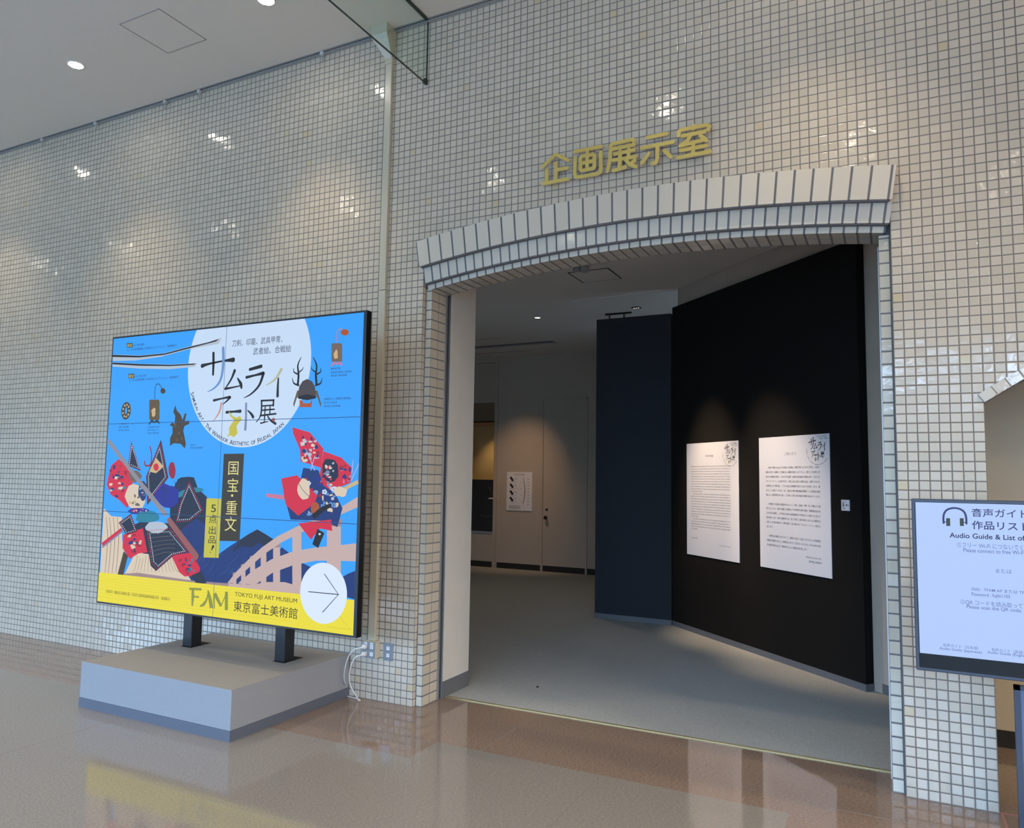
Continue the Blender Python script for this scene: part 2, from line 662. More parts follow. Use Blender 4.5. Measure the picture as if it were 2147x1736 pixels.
# field wall, front layer (tiles), with the big opening and the second one
R3B, R2B, R1B, R1T = 10.048, 10.090, 10.207, 10.395
arc_hide = arc_pts(10.14, ang(X_L, 10.14), ang(X_R, 10.14), 24)     # hidden behind the arch rings
outline = [(ROOM_X0, 0), (X_L, 0)] + arc_hide + [(X_R, 0), (W2_X0, 0)] + [(W2_X0, W2_SPR)] + arc2(0)[1:-1] + [(W2_X1, W2_SPR), (W2_X1, 0), (ROOM_X1, 0), (ROOM_X1, 5.3), (ROOM_X0, 5.3)]
mb = MB()
prism(mb, outline, 0.0, 0.05, M_field, M_field, M_grout)
struct(mb.build('wall_front', recalc=False))
# jamb layer behind: deeper opening, its front tiles and reveals
outline2 = [(ROOM_X0, 0), (J_L, 0)] + arc_pts(R3B + 0.004, ang(J_L, R3B), ang(J_R, R3B), 24) + [(J_R, 0), (W2_X0, 0), (W2_X0, W2_SPR)] + arc2(0)[1:-1] + [(W2_X1, W2_SPR), (W2_X1, 0), (ROOM_X1, 0), (ROOM_X1, 5.3), (ROOM_X0, 5.3)]
mb = MB()
prism(mb, outline2, 0.055, 0.26, M_grout, M_grout, M_white)
struct(mb.build('wall_inner', recalc=False))

# tiled jambs
def jamb(name, xa, xb, xrev):
    mb = MB()
    top = 2.935
    sgn = 1 if xrev == J_L else -1
    xrev2 = xrev + 0.0015 * sgn
    mb.face([(xa, 0.032, 0), (xb, 0.032, 0), (xb, 0.032, top), (xa, 0.032, top)], M_jamb, [(1, 0), (1.05, 0), (1.05, top), (1, top)])
    mb.face([(xrev2, 0.032, 0), (xrev2, 0.222, 0), (xrev2, 0.222, top), (xrev2, 0.032, top)], M_reveal, [(0, 0), (0.185, 0), (0.185, top), (0, top)])
    xo = xa if xrev == xb else xb
    g0, g1 = (X_L, xa) if xrev == xb else (xb, X_R)
    mb.face([(g0 - .0005, 0.036, 0), (g1 + .0005, 0.036, 0), (g1 + .0005, 0.036, top), (g0 - .0005, 0.036, top)], M_grout, [(0, 0)] * 4)
    mb.face([(xo, 0.032, 0), (xo, 0.06, 0), (xo, 0.06, top), (xo, 0.032, top)], M_grout, [(0, 0)] * 4)
    mb.face([(xa, 0.032, top), (xb, 0.032, top), (xb, 0.222, top), (xa, 0.222, top)], M_grout, [(0, 0)] * 4)
    return struct(mb.build(name, recalc=False))


jamb('trim_1', X_L + 0.009, J_L, J_L)
jamb('trim_2', J_R, X_R - 0.009, J_R)


# arch rings
def ring(name, r0, r1, y0, y1, xl, xr, mf, soff=None, r_ref=None, sof_y=None):
    mb = MB()
    n = 60
    rr = r_ref or (r0 + r1) / 2
    a0, a1 = ang(xl, r1), ang(xr, r1)
    for k in range(n):
        t0, t1 = a0 + (a1 - a0) * k / n, a0 + (a1 - a0) * (k + 1) / n

        def P(r, t, y):
            return (AX + r * math.sin(t), y, AZ + r * math.cos(t))
        L0, L1 = (t0 - a0) * rr, (t1 - a0) * rr
        mb.face([P(r0, t0, y0), P(r0, t1, y0), P(r1, t1, y0), P(r1, t0, y0)], mf, [(L0, 1), (L1, 1), (L1, 1.05), (L0, 1.05)])
        mb.face([P(r0, t0, y0), P(r0, t0, y1), P(r0, t1, y1), P(r0, t1, y0)], soff or mf, [(L0, 0.001), (L0, sof_y or 0.02), (L1, sof_y or 0.02), (L1, 0.001)])
        mb.face([P(r1, t0, y0), P(r1, t1, y0), P(r1, t1, y1), P(r1, t0, y1)], mf, [(L0, 1), (L1, 1), (L1, 1.02), (L0, 1.02)])
    for t, s in ((a0, 1), (a1, -1)):
        q = [P(r0, t, y0), P(r1, t, y0), P(r1, t, y1), P(r0, t, y1)]
        mb.face(q, mf, [(0.03, 1), (0.04, 1), (0.04, 1.02), (0.03, 1.02)])
    return struct(mb.build(name, recalc=False))


ring('trim_3', R1B, R1T, -0.055, 0.01, -3.452, -0.363, M_ring_big)
ring('trim_4', R2B, R1B + 0.004, -0.014, 0.02, -3.412, -0.388, M_ring_mid)
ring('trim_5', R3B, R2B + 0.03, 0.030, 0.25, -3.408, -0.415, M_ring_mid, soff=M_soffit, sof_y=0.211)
# grout beds between the rings
mb = MB()
for (ra, rb, ya) in ((R1B - 0.007, R1B + 0.001, -0.046), (R2B - 0.006, R2B + 0.001, -0.004)):
    pts0, pts1 = arc_pts(ra, ang(-3.405, ra), ang(-0.41, ra), 40), arc_pts(rb, ang(-3.405, rb), ang(-0.41, rb), 40)
    for k in range(40):
        q = [pts0[k], pts0[k + 1], pts1[k + 1], pts1[k]]
        mb.face([(x, ya, z) for x, z in q], M_grout)
        mb.face([(pts0[k][0], ya, pts0[k][1]), (pts0[k][0], 0.03, pts0[k][1]), (pts0[k + 1][0], 0.03, pts0[k + 1][1]), (pts0[k + 1][0], ya, pts0[k + 1][1])], M_grout)
struct(mb.build('trim_6', recalc=False))

# second opening's single ring of tiles
mb = MB()
o_in, o_out = arc2(0.0, 40), arc2(0.048, 40)
M_ring2 = tile_mat('small_arch_tile', 0.0700, 10.0, 0.004, 0.0, TILE, GROUT, odd=0.0)
acc = 0
for k in range(40):
    l = math.dist(o_in[k], o_in[k + 1])
    q = [o_in[k], o_in[k + 1], o_out[k + 1], o_out[k]]
    mb.face([(x, -0.004, z) for x, z in q], M_ring2, [(acc, 1), (acc + l, 1), (acc + l, 1.04), (acc, 1.04)])
    mb.face([(q[3][0], -0.004, q[3][1]), (q[2][0], -0.004, q[2][1]), (q[2][0], 0.0, q[2][1]), (q[3][0], 0.0, q[3][1])], M_grout)
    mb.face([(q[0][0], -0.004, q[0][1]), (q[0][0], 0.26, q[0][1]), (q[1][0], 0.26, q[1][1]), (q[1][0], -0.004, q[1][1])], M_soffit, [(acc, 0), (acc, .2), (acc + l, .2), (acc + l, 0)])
    acc += l
struct(mb.build('trim_7', recalc=False))

# door track and the white entrance wall at the left of the opening
mb = MB()
mb.box(J_L - 0.02, J_L + 0.008, 0.222, 0.234, 0, 2.93, M_alu)
mb.box(J_L - 0.05, J_L - 0.004, 0.234, 0.276, 0, 3.2, M_slot)
mb.box(J_L - 0.02, J_L + 0.006, 0.276, 0.287, 0, 3.2, M_alu)
struct(mb.build('trim_8'))
mb = MB()
mb.box(-3.62, -3.350, 0.292, 0.655, 0.0, 3.78, M_white)
struct(mb.build('wall_left_return'))
mb = MB()
mb.box(-3.63, -3.346, 0.289, 0.660, 0.0, 0.115, M_base)
struct(mb.build('baseboard_left'))
mb = MB()
mb.box(J_R - 0.006, J_R + 0.02, 0.222, 0.287, 0, 2.93, M_alu)
mb.box(J_R - 0.010, J_R - 0.006, 0.225, 0.29, 0, 2.93, M_wplast)
struct(mb.build('trim_9'))

# lobby floor: cream field with a brown border, carpet in the gallery
BZ = 0.0


def floor_poly(mb, pts, mat, z=BZ):
    tris = geometry.tessellate_polygon([[Vector((p[0], p[1], 0)) for p in pts]])
    for t in tris:
        q = [(pts[i][0], pts[i][1], z) for i in t]
        n = (Vector(q[1]) - Vector(q[0])).cross(Vector(q[2]) - Vector(q[0]))
        if n.z < 0:
            q.reverse()
        mb.face(q, mat)


mb = MB()
cream = [(ROOM_X0, ROOM_Y), (-0.905, ROOM_Y), (-0.905, -0.495), (-2.897, -0.495), (-2.897, -0.79), (ROOM_X0, -0.79)]
brown = [(ROOM_X0, -0.79), (-2.897, -0.79), (-2.897, -0.495), (-0.905, -0.495), (-0.905, ROOM_Y), (ROOM_X1, ROOM_Y), (ROOM_X1, 1.13), (-0.44, 1.13), (-0.44, 0.325), (-3.5, 0.325), (-3.5, 0.07), (ROOM_X0, 0.07)]
floor_poly(mb, cream, M_fcream)
floor_poly(mb, brown, M_fbrown)
struct(mb.build('floor', recalc=False))
mb = MB()
floor_poly(mb, [(-12, 0.33), (-0.44, 0.33), (-0.44, 1.3), (-0.2, 1.3), (-0.2, 9.4), (-12, 9.4)], M_carpet, 0.002)
struct(mb.build('floor_gallery', recalc=False))
mb = MB()
mb.box(-3.36, -0.44, 0.318, 0.336, 0.0, 0.006, M_brass)
mb.box(-3.36, -0.44, 0.336, 0.343, 0.0, 0.0035, M_slot)
struct(mb.build('trim_10'))
# seams of the vinyl sheets
mb = MB()
for x in (-6.9, -4.9, -1.86, 0.1):
    mb.box(x, x + 0.003, ROOM_Y + .1, -0.80 if x < -3 else (-0.5 if x < -1 else -.1), -0.001, 0.0008, M_seam)
for y in (-1.72, -2.6):
    mb.box(ROOM_X0 + .2, -0.91, y, y + 0.003, -0.001, 0.0008, M_seam)
for a, b in ((-2.25, -1.6), ):
    mb.box(-2.60, -2.597, -0.49, 0.31, -0.001, 0.0008, M_seam)
mb.box(-0.91, 3, -0.335, -0.332, -0.001, 0.0008, M_seam)
struct(mb.build('trim_11'))
M_pink = pbr('pink_strip', (176, 120, 108), 0.4)
mb = MB()
mb.box(0.0, 2.6, 0.004, 0.016, -0.001, 0.003, M_pink)
mb.box(0.004, 0.016, -1.2, 0.004, -0.001, 0.003, M_pink)
struct(mb.build('trim_12'))

# ceiling of the lobby, with a slot where the rail runs
mb = MB()
mb.box(ROOM_X0, ROOM_X1, ROOM_Y, -0.028, CEIL, CEIL + 0.2, M_ceil)
struct(mb.build('ceiling', recalc=False))
mb = MB()
mb.box(ROOM_X0, -3.895, -0.030, -0.014, CEIL - 0.004, CEIL + 0.03, M_rail)
mb.box(ROOM_X0, -3.895, -0.013, 0.0, CEIL - 0.020, CEIL - 0.008, M_rail)
mb.box(-3.72, ROOM_X1, -0.030, -0.014, CEIL - 0.004, CEIL + 0.03, M_rail)
mb.box(-3.72, ROOM_X1, -0.013, 0.0, CEIL - 0.020, CEIL - 0.008, M_rail)
mb.box(ROOM_X0, ROOM_X1, -0.016, 0.0, CEIL + 0.012, CEIL + 0.03, M_slot)
struct(mb.build('trim_13'))

# the other sides of the lobby
M_frame = pbr('bronze_window_frame', (70, 66, 62), 0.5)
mb = MB()
mb.box(ROOM_X0, ROOM_X1, ROOM_Y - 0.25, ROOM_Y, WIN_Z1, 5.3, M_white)
mb.box(ROOM_X0, WIN[0][0], ROOM_Y - 0.25, ROOM_Y, 0, WIN_Z1, M_white)
mb.box(WIN[-1][1], ROOM_X1, ROOM_Y - 0.25, ROOM_Y, 0, WIN_Z1, M_white)
for i in range(len(WIN) - 1):
    mb.box(WIN[i][1], WIN[i + 1][0], ROOM_Y - 0.25, ROOM_Y, 0, WIN_Z1, M_white)
struct(mb.build('wall_back'))
for i, (a, b) in enumerate(WIN):
    mb = MB()
    for x in (a, (a + b) / 2 - 0.03, b - 0.06):
        mb.box(x, x + 0.06, ROOM_Y - 0.12, ROOM_Y - 0.06, 0, WIN_Z1, M_frame)
    for z in (0, 2.3, WIN_Z1 - 0.06):
        mb.box(a, b, ROOM_Y - 0.12, ROOM_Y - 0.06, z, z + 0.06, M_frame)
    struct(mb.build('window_%d' % (i + 1)))
mb = MB()
mb.box(ROOM_X0 - 0.2, ROOM_X0, ROOM_Y, 0.0, 0, 5.3, M_white)
struct(mb.build('wall_left'))
mb = MB()
mb.box(ROOM_X1, ROOM_X1 + 0.2, ROOM_Y, 3.0, 0, 5.3, M_white)
struct(mb.build('wall_right'))

# paved ground outside the windows
M_ground = pbr('pale_paving', (150, 148, 142), 0.9, noise=0.1, nscale=3)
mb = MB()
mb.box(-60, 40, -60, ROOM_Y - 0.26, -0.25, -0.05, M_ground)
struct(mb.build('ground_outside'))
M_bank = pbr('sky_block_green', (106, 116, 108), 0.95, noise=0.45, nscale=0.9)  # added unseen bank, shaped to block the low sky outside the windows
mb = MB()
for k in range(50):
    x0, x1 = -60 + k * 2, -58 + k * 2
    h0, h1 = 5.0 + 0.7 * math.sin(k * 1.3) + 0.5 * math.sin(k * 2.9), 5.0 + 0.7 * math.sin((k + 1) * 1.3) + 0.5 * math.sin((k + 1) * 2.9)
    mb.face([(x0, -21, -0.1), (x1, -21, -0.1), (x1, -25, h1), (x0, -25, h0)], M_bank)
    mb.face([(x0, -25, h0), (x1, -25, h1), (x1, -33, h1 - 1), (x0, -33, h0 - 1)], M_bank)
struct(mb.build('sky_block_bank', recalc=False))

# ---- gallery shell
GZ = 3.78
mb = MB()
mb.box(-12, 0.2, 0.27, 9.4, GZ, GZ + 0.15, M_darkceil)
struct(mb.build('ceiling_gallery'))
mb = MB()
FY = 7.52
mb.box(-6.83, -3.0, FY, FY + 0.12, 0.0, GZ, M_greywall)
mb.box(-12, -7.75, FY, FY + 0.12, 0.0, GZ, M_greywall)
mb.box(-7.75, -6.83, FY, FY + 0.12, 3.69, GZ, M_greywall)
struct(mb.build('wall_gallery_back'))
mb = MB()
for a, b in ((-6.745, -5.885), (-5.845, -5.065), (-5.03, -3.0), (-7.7, -6.85)):
    mb.box(a, b, FY - 0.006, FY + 0.02, 0.0, 0.10, M_baseblack)
struct(mb.build('baseboard_gallery'))
mb = MB()
for x, w in ((-6.83, 0.065), (-5.885, 0.028), (-5.062, 0.030)):
    mb.box(x, x + w, FY - 0.022, FY + 0.01, 0.0, GZ if w > 0.05 else 2.99, M_greywall)
mb.box(-5.885, -5.032, FY - 0.022, FY + 0.01, 2.965, 2.99, M_greywall)
struct(mb.build('trim_14'))
mb = MB()
mb.box(-12.1, -12, 0.26, 9.4, 0, GZ, M_greywall)
struct(mb.build('wall_gallery_left'))
# wall carrying the black panel
pA, pB = Vector((-2.615, 3.864, 0)), Vector((-0.644, 2.033, 0))
pD = (pB - pA).normalized()
pN = Vector((-pD.y, pD.x, 0))
if pN.dot(CAM - pA) < 0:
    pN = -pN


def obox(mb, o, d, n, a0, a1, b0, b1, z0, z1, mat):
    """box along direction d with depth along -n"""
    P = [o + d * a - n * b for a, b in ((a0, b0), (a1, b0), (a1, b1), (a0, b1))]
    lo, hi = [(p.x, p.y, z0) for p in P], [(p.x, p.y, z1) for p in P]
    mb.face(lo[::-1], mat)
    mb.face(hi, mat)
    for i in range(4):
        j = (i + 1) % 4
        mb.face([lo[i], lo[j], hi[j], hi[i]], mat)


mb = MB()
obox(mb, pA, pD, pN, -0.012, 3.15, 0.082, 0.20, 0, GZ, M_greywall)
struct(mb.build('wall_gallery_right'))
mb = MB()
obox(mb, pA, pD, pN, 2.775, 3.15, 0.074, 0.082, 0, 0.075, M_base)
struct(mb.build('baseboard_right'))
mb = MB()
mb.box(-0.44, -0.28, 0.26, 1.85, 0, GZ, M_greywall)
struct(mb.build('wall_gallery_side'))
mb = MB()
mb.box(-3.0, 0.2, 5.75, 5.87, 0, GZ, M_greywall)
mb.box(-3.06, -2.94, 5.75, 7.7, 0, GZ, M_greywall)
mb.box(0.0, 0.12, 1.25, 5.87, 0, GZ, M_greywall)
struct(mb.build('wall_gallery_end'))
# thin ceiling lines
mb = MB()
mb.box(-3.91, -2.66, 3.99, 4.005, GZ - 0.006, GZ, M_white)
mb.box(-7.6, -5.9, 5.85, 5.862, GZ - 0.002, GZ, M_slot)
mb.box(-7.6, -5.9, 7.05, 7.062, GZ - 0.002, GZ, M_slot)
struct(mb.build('trim_15'))
# passage behind the second opening
mb = MB()
M_beige = pbr('beige_paint', (190, 180, 158), 0.8)
mb.box(-0.25, ROOM_X1, 1.12, 1.25, 0.0, 3.4, M_beige)
struct(mb.build('wall_passage'))
mb = MB()
mb.box(-0.25, ROOM_X1, 1.108, 1.12, 0.0, 0.10, M_baseblack)
struct(mb.build('baseboard_passage'))
mb = MB()
mb.box(-0.27, ROOM_X1, 0.26, 1.25, 3.0, 3.1, M_darkceil)
struct(mb.build('ceiling_passage'))

# ================================================================== THINGS
# ---- the video wall on its plinth
SY = -0.65
vw = thing('video_wall', (-4.65, -0.4, 0.302), 'large six-panel video wall on two black posts, showing a blue and yellow exhibition poster', 'display screen')
SX0, SX1, SZ0, SZ1 = -5.884, -3.428, 0.594, 2.627
mb = MB()
mb.box(SX0 - 0.014, SX1 + 0.022, SY + 0.001, SY + 0.052, SZ0 - 0.014, SZ1 + 0.014, M_plast)
mb.build('casing', vw, bevel=0.002)
for xa in (-5.168, -4.258):
    mb = MB()
    mb.box(xa, xa + 0.092, -0.452, -0.356, 0.3, 2.1, M_postblack)
    p = mb.build('post', vw, bevel=0.006)
    mb = MB()
    mb.box(xa + 0.01, xa + 0.08, -0.60, -0.452, 0.9, 0.98, M_postblack)
    mb.box(xa + 0.01, xa + 0.08, -0.60, -0.452, 1.9, 1.98, M_postblack)
    mb.build('bracket', vw)

G_blue = glow('screen_blue', (58, 160, 252))
G_disc = glow('screen_pale_blue', (198, 219, 244))
G_white = glow('screen_white', (218, 232, 250))
G_yel = glow('screen_yellow', (234, 220, 52))
G_yel2 = glow('screen_yellow_line', (214, 198, 44))
G_olive = glow('screen_olive', (150, 152, 42))
G_gold = glow('screen_gold', (196, 186, 60))
G_palegold = glow('screen_pale_gold', (224, 216, 140))
G_ink = glow('screen_ink', (34, 34, 38))
G_navytext = glow('screen_navy_text', (46, 52, 84))
G_seam = glow('screen_seam', (40, 78, 130))
G_swd = glow('screen_steel_blue', (104, 146, 204))
G_olv2 = glow('screen_sage', (176, 184, 148))
G_rose = glow('screen_rose', (204, 140, 130))
G_slate = glow('screen_slate', (124, 136, 172))
G_steel = glow('screen_steel', (176, 190, 206))
G_brown = glow('screen_brown', (98, 82, 52))
G_brown2 = glow('screen_dark_brown', (72, 60, 44))
G_tan = glow('screen_tan', (200, 176, 128))
G_orange = glow('screen_orange', (170, 84, 44))
G_taupe = glow('screen_taupe', (112, 100, 92))
G_pinkc = glow('screen_pink', (196, 120, 150))
G_red = glow('screen_red', (206, 42, 66))
G_red2 = glow('screen_dark_red', (150, 36, 54))
G_cream = glow('screen_cream', (216, 200, 178))
G_navy = glow('screen_navy', (36, 56, 118))
G_navy2 = glow('screen_dark_navy', (40, 46, 66))
G_royal = glow('screen_royal', (44, 48, 150))
G_teal = glow('screen_teal', (46, 128, 156))
G_bridge = glow('screen_rosy_wood', (196, 172, 168))
G_bridge2 = glow('screen_rosy_wood_dark', (158, 134, 134))
G_box = glow('screen_olive_black', (62, 56, 44))
G_boxy = glow('screen_yellow_green', (196, 190, 66))
G_halo = glow('screen_halo', (236, 226, 120))

S = Sheet((0, SY, 0), (1, 0, 0), (0, 0, 1), (0, -1, 0))
S.rect(SX0, SX1, SZ0, SZ1, G_blue, 1)
Z1 = zm(3.578, 200, 640)      # measuring windows on the photograph
Z2 = zm(3.578, 200, 980)
Z3 = zm(4.340, 180, 900)
Z4 = zm(3.774, 440, 880)


def pp(z, *pts):
    return [S.px(*z(*p)) for p in pts]


def clampz(pts, z0=SZ0, z1=SZ1, x0=SX0, x1=SX1):
    return [(min(max(a, x0), x1), min(max(b, z0), z1)) for a, b in pts]


K1 = 1 / 3.578 * 0.00348      # metres per unit of Z1/Z2 windows at the wall's distance (approximate, sideways 0.0038)
KM = 0.00105


def stroke(z, pts, wid, mat, lay=6, smooth=True, ends=True, k=KM):
    w = [x * k for x in wid] if isinstance(wid, (list, tuple)) else wid * k
    S.stroke(clampz(pp(z, *pts)), w, mat, lay, smooth, ends)


# mountains
S.poly(clampz(pp(Z2, (560, 260), (600, 120), (640, 75), (700, 70), (740, 75), (770, 160), (830, 215), (870, 260), (880, 860), (560, 850))), G_navy2, 2)
S.poly(clampz(pp(Z2, (640, 470), (760, 380), (870, 470), (920, 720), (860, 900), (640, 860))), G_navy, 2.4)
S.poly(clampz(pp(Z2, (830, 870), (860, 700), (940, 640), (1010, 590), (1090, 540), (1150, 500), (1215, 465), (1275, 500), (1338, 540), (1345, 640), (1400, 600), (1465, 650), (1560, 720), (1640, 760), (1640, 930), (830, 870))), G_navy, 2.8)
S.poly(clampz(pp(Z2, (1090, 540), (1150, 500), (1215, 465), (1275, 500), (1338, 540), (1300, 620), (1230, 560), (1180, 600), (1100, 590), (1020, 640))), G_navy2, 3)
S.poly(clampz(pp(Z2, (1840, 830), (1890, 800), (1950, 775), (1950, 990), (1840, 960))), G_navy, 2.8)
for i in range(26):     # ridges
    x = random.uniform(700, 1500)
    y = random.uniform(620, 800)
    stroke(Z2, [(x, y), (x - random.uniform(40, 90), y + random.uniform(40, 90))], [2.5, 0.5], glow('screen_ridge', (52, 78, 150)), 3.2, False, False)
# arched footbridge
for x, yt, w in ((1045, 800, 13), (1110, 740, 16), (1180, 680, 19), (1262, 625, 21), (1360, 590, 26), (1512, 480, 34), (1790, 420, 52)):
    S.poly(clampz(pp(Z2, (x - w, yt), (x + w, yt), (x + w, 900 + (x - 1000) * .05), (x - w, 900 + (x - 1000) * .05))), G_bridge, 3.6)
    S.poly(clampz(pp(Z2, (x - w * 1.2, yt - w * .5), (x - w * .4, yt - w), (x + w * .4, yt - w), (x + w * 1.2, yt - w * .5), (x + w, yt + w * .4), (x - w, yt + w * .4))), G_bridge2, 3.8)
S.poly(clampz(pp(Z2, (990, 868), (1060, 780), (1150, 690), (1250, 600), (1370, 515), (1500, 450), (1660, 380), (1840, 300), (1975, 220), (1975, 300), (1860, 345), (1700, 420), (1540, 490), (1400, 560), (1290, 635), (1180, 725), (1090, 810), (1030, 868))), G_bridge, 4.0)
S.poly(clampz(pp(Z2, (1070, 870), (1180, 775), (1320, 690), (1480, 630), (1660, 600), (1820, 585), (1965, 570), (1960, 705), (1820, 700), (1650, 700), (1480, 735), (1330, 790), (1200, 880))), G_bridge, 4.2)
S.poly(clampz(pp(Z2, (830, 860), (1180, 880), (1280, 860), (1420, 860), (1560, 900), (1560, 960), (830, 895))), G_bridge, 4.2)
S.poly(clampz(pp(Z2, (210, 820), (300, 640), (420, 600), (600, 650), (720, 850))), G_cream, 3.4)
S.poly(clampz(pp(Z2, (170, 800), (320, 790), (740, 850), (1000, 870), (1000, 900), (170, 830))), G_bridge2, 4.3)

# generic costumed figures (plain stand-ins, about the size and colours of the print)
random.seed(11)


def blob(z, cx, cy, rx, ry, mat, lay, n=14, jag=0.14):
    pts = []
    for k in range(n):
        a = 2 * PI * k / n
        f = 1 + random.uniform(-jag, jag)
        pts.append((cx + rx * f * math.cos(a), cy + ry * f * math.sin(a)))
    S.poly(clampz(pp(z, *pts)), mat, lay)


def pattern(z, cx, cy, rx, ry, mats, n, r0, r1, lay):
    for _ in range(n):
        a, d = random.uniform(0, 2 * PI), math.sqrt(random.random())
        blob(z, cx + rx * d * math.cos(a), cy + ry * d * math.sin(a), random.uniform(r0, r1), random.uniform(r0, r1), random.choice(mats), lay + random.random() * .3, 7, .4)


def dots(z, a, b, n, r, mat, lay):
    for k in range(n):
        t = k / (n - 1)
        c = S.px(*z(a[0] + (b[0] - a[0]) * t, a[1] + (b[1] - a[1]) * t))
        S.ell(clampz([c])[0], r * KM * .75, r * KM * .75, mat, lay, 8)


def plate(z, quad, lay):
    S.poly(clampz(pp(z, *quad)), G_navy2, lay)
    n = len(quad)
    cx, cy = sum(q[0] for q in quad) / n, sum(q[1] for q in quad) / n
    q2 = [(cx + (a - cx) * .88, cy + (b - cy) * .88) for a, b in quad]
    q3 = [(cx + (a - cx) * .76, cy + (b - cy) * .76) for a, b in quad]
    for i in range(n):
        m = max(4, int(math.dist(q2[i], q2[(i + 1) % n]) / 17))
        dots(z, q2[i], q2[(i + 1) % n], m, 6, G_red, lay + .2)
        dots(z, q3[i], q3[(i + 1) % n], m, 5.5, G_white, lay + .2)


S.poly(clampz(pp(Z3, (165, 720), (230, 790), (330, 800), (330, 1000), (360, 1150), (340, 1330), (130, 1315))), G_cream, 4.4)          # pale cloth
for x in (185, 215, 250, 285):
    stroke(Z3, [(x, 800), (x + 15, 1000), (x - 10, 1310)], [2, 3, 2], G_taupe, 4.6, True, False)
S.poly(clampz(pp(Z3, (190, 500), (230, 330), (300, 270), (420, 380), (430, 560), (380, 720), (300, 640), (230, 600))), G_red, 5)                # sleeve
pattern(Z3, 290, 470, 90, 140, [G_navy, G_cream, G_red2, G_teal], 26, 8, 20, 5.2)
blob(Z3, 450, 610, 95, 120, G_cream, 5.6)
blob(Z3, 450, 430, 62, 50, G_taupe, 5.7)
pattern(Z3, 440, 650, 60, 80, [G_tan, G_cream, G_taupe], 10, 8, 22, 5.8)
blob(Z3, 520, 560, 40, 90, G_navy, 5.65)
pattern(Z3, 520, 560, 30, 70, [G_steel, G_red2, G_teal], 12, 6, 12, 5.7)
blob(Z3, 480, 745, 95, 30, G_royal, 5.75)
pattern(Z3, 480, 745, 80, 20, [G_cream, G_red], 12, 4, 9, 5.8)
S.poly(clampz(pp(Z3, (380, 900), (500, 840), (820, 860), (960, 1100), (700, 1150), (520, 1130))), G_navy2, 5.3)
for k in range(14):
    stroke(Z3, [(470 + k * 26, 1150 + 30 * math.sin(k)), (450 + k * 30, 1240 + 20 * math.cos(k)), (430 + k * 34, 1300)], [1.6, 1.6, 1.2], G_taupe, 4.9)
for k in range(8):
    stroke(Z3, [(800 + k * 24, 470 + 9 * (k % 3)), (860 + k * 18, 560), (880 + k * 22, 640)], [1.5, 2, 1.5], G_navy, 5.45)
plate(Z3, ((415, 110), (500, 380), (385, 330)), 5.1)
plate(Z3, ((685, 95), (752, 440), (560, 690), (550, 430)), 5.8)
S.poly(clampz(pp(Z3, (640, 260), (710, 340), (640, 400), (575, 385))), G_tan, 6.2)
blob(Z3, 640, 345, 26, 34, G_red, 6.3, 10, .05)
blob(Z3, 785, 375, 34, 75, G_red2, 5.4, 12, .1)
stroke(Z3, [(535, 290), (545, 330), (590, 320), (600, 240), (585, 160)], [5, 6, 7, 5, 6], G_red2, 5.5)
blob(Z3, 740, 610, 105, 110, G_royal, 5.9)
pattern(Z3, 720, 600, 60, 60, [G_navy, G_royal], 12, 10, 20, 6.1)
blob(Z3, 905, 520, 100, 75, G_navy2, 5.3)
stroke(Z3, [(840, 600), (950, 560), (1060, 550)], [18, 22, 10], G_teal, 5.6)
plate(Z3, ((945, 450), (1080, 740), (950, 850), (810, 860), (850, 680)), 6.2)
plate(Z3, ((410, 770), (470, 930), (370, 960), (300, 850)), 6.2)
S.poly(clampz(pp(Z3, (340, 960), (520, 900), (560, 1120), (480, 1130), (400, 1180), (335, 1080))), G_red, 5.4)
pattern(Z3, 430, 1040, 80, 90, [G_navy, G_cream, G_red2], 18, 8, 18, 5.6)
blob(Z3, 560, 800, 110, 55, G_teal, 6.1)
blob(Z3, 640, 890, 100, 55, G_steel, 6.5)
plate(Z3, ((540, 900), (770, 880), (960, 1110), (800, 1150), (640, 1290), (590, 1240)), 6.4)
for k in range(6):
    stroke(Z3, [(560 + k * 6, 950 + k * 42), (700 + k * 4, 940 + k * 36), (830 - k * 4, 930 + k * 38)], [1.5, 1.5, 1.5], G_taupe, 6.9, True, False)
S.poly(clampz(pp(Z3, (780, 1150), (960, 1120), (1040, 1260), (1030, 1330), (900, 1340), (850, 1300))), G_red, 6.0)
pattern(Z3, 930, 1230, 80, 80, [G_navy, G_cream, G_teal, G_red2], 18, 8, 20, 6.2)
S.poly(clampz(pp(Z3, (960, 1330), (1050, 1290), (1100, 1400), (1010, 1410))), G_navy2, 6.1)
S.poly(clampz(pp(Z3, (345, 1110), (385, 1150), (340, 1330), (290, 1320))), G_brown2, 5.5)
stroke(Z3, [(150, 1050), (330, 910)], [14, 14], G_red, 6.6, False, False)
stroke(Z3, [(150, 1076), (340, 925)], [6, 6], G_slate, 6.7, False, False)
stroke(Z3, [(205, 100), (460, 440), (730, 780)], [16, 17, 20], glow('screen_blade', (140, 138, 150)), 7.0, False, False)
stroke(Z3, [(760, 830), (1005, 1155)], [22, 24], glow('screen_wood', (146, 92, 92)), 7.1, False)
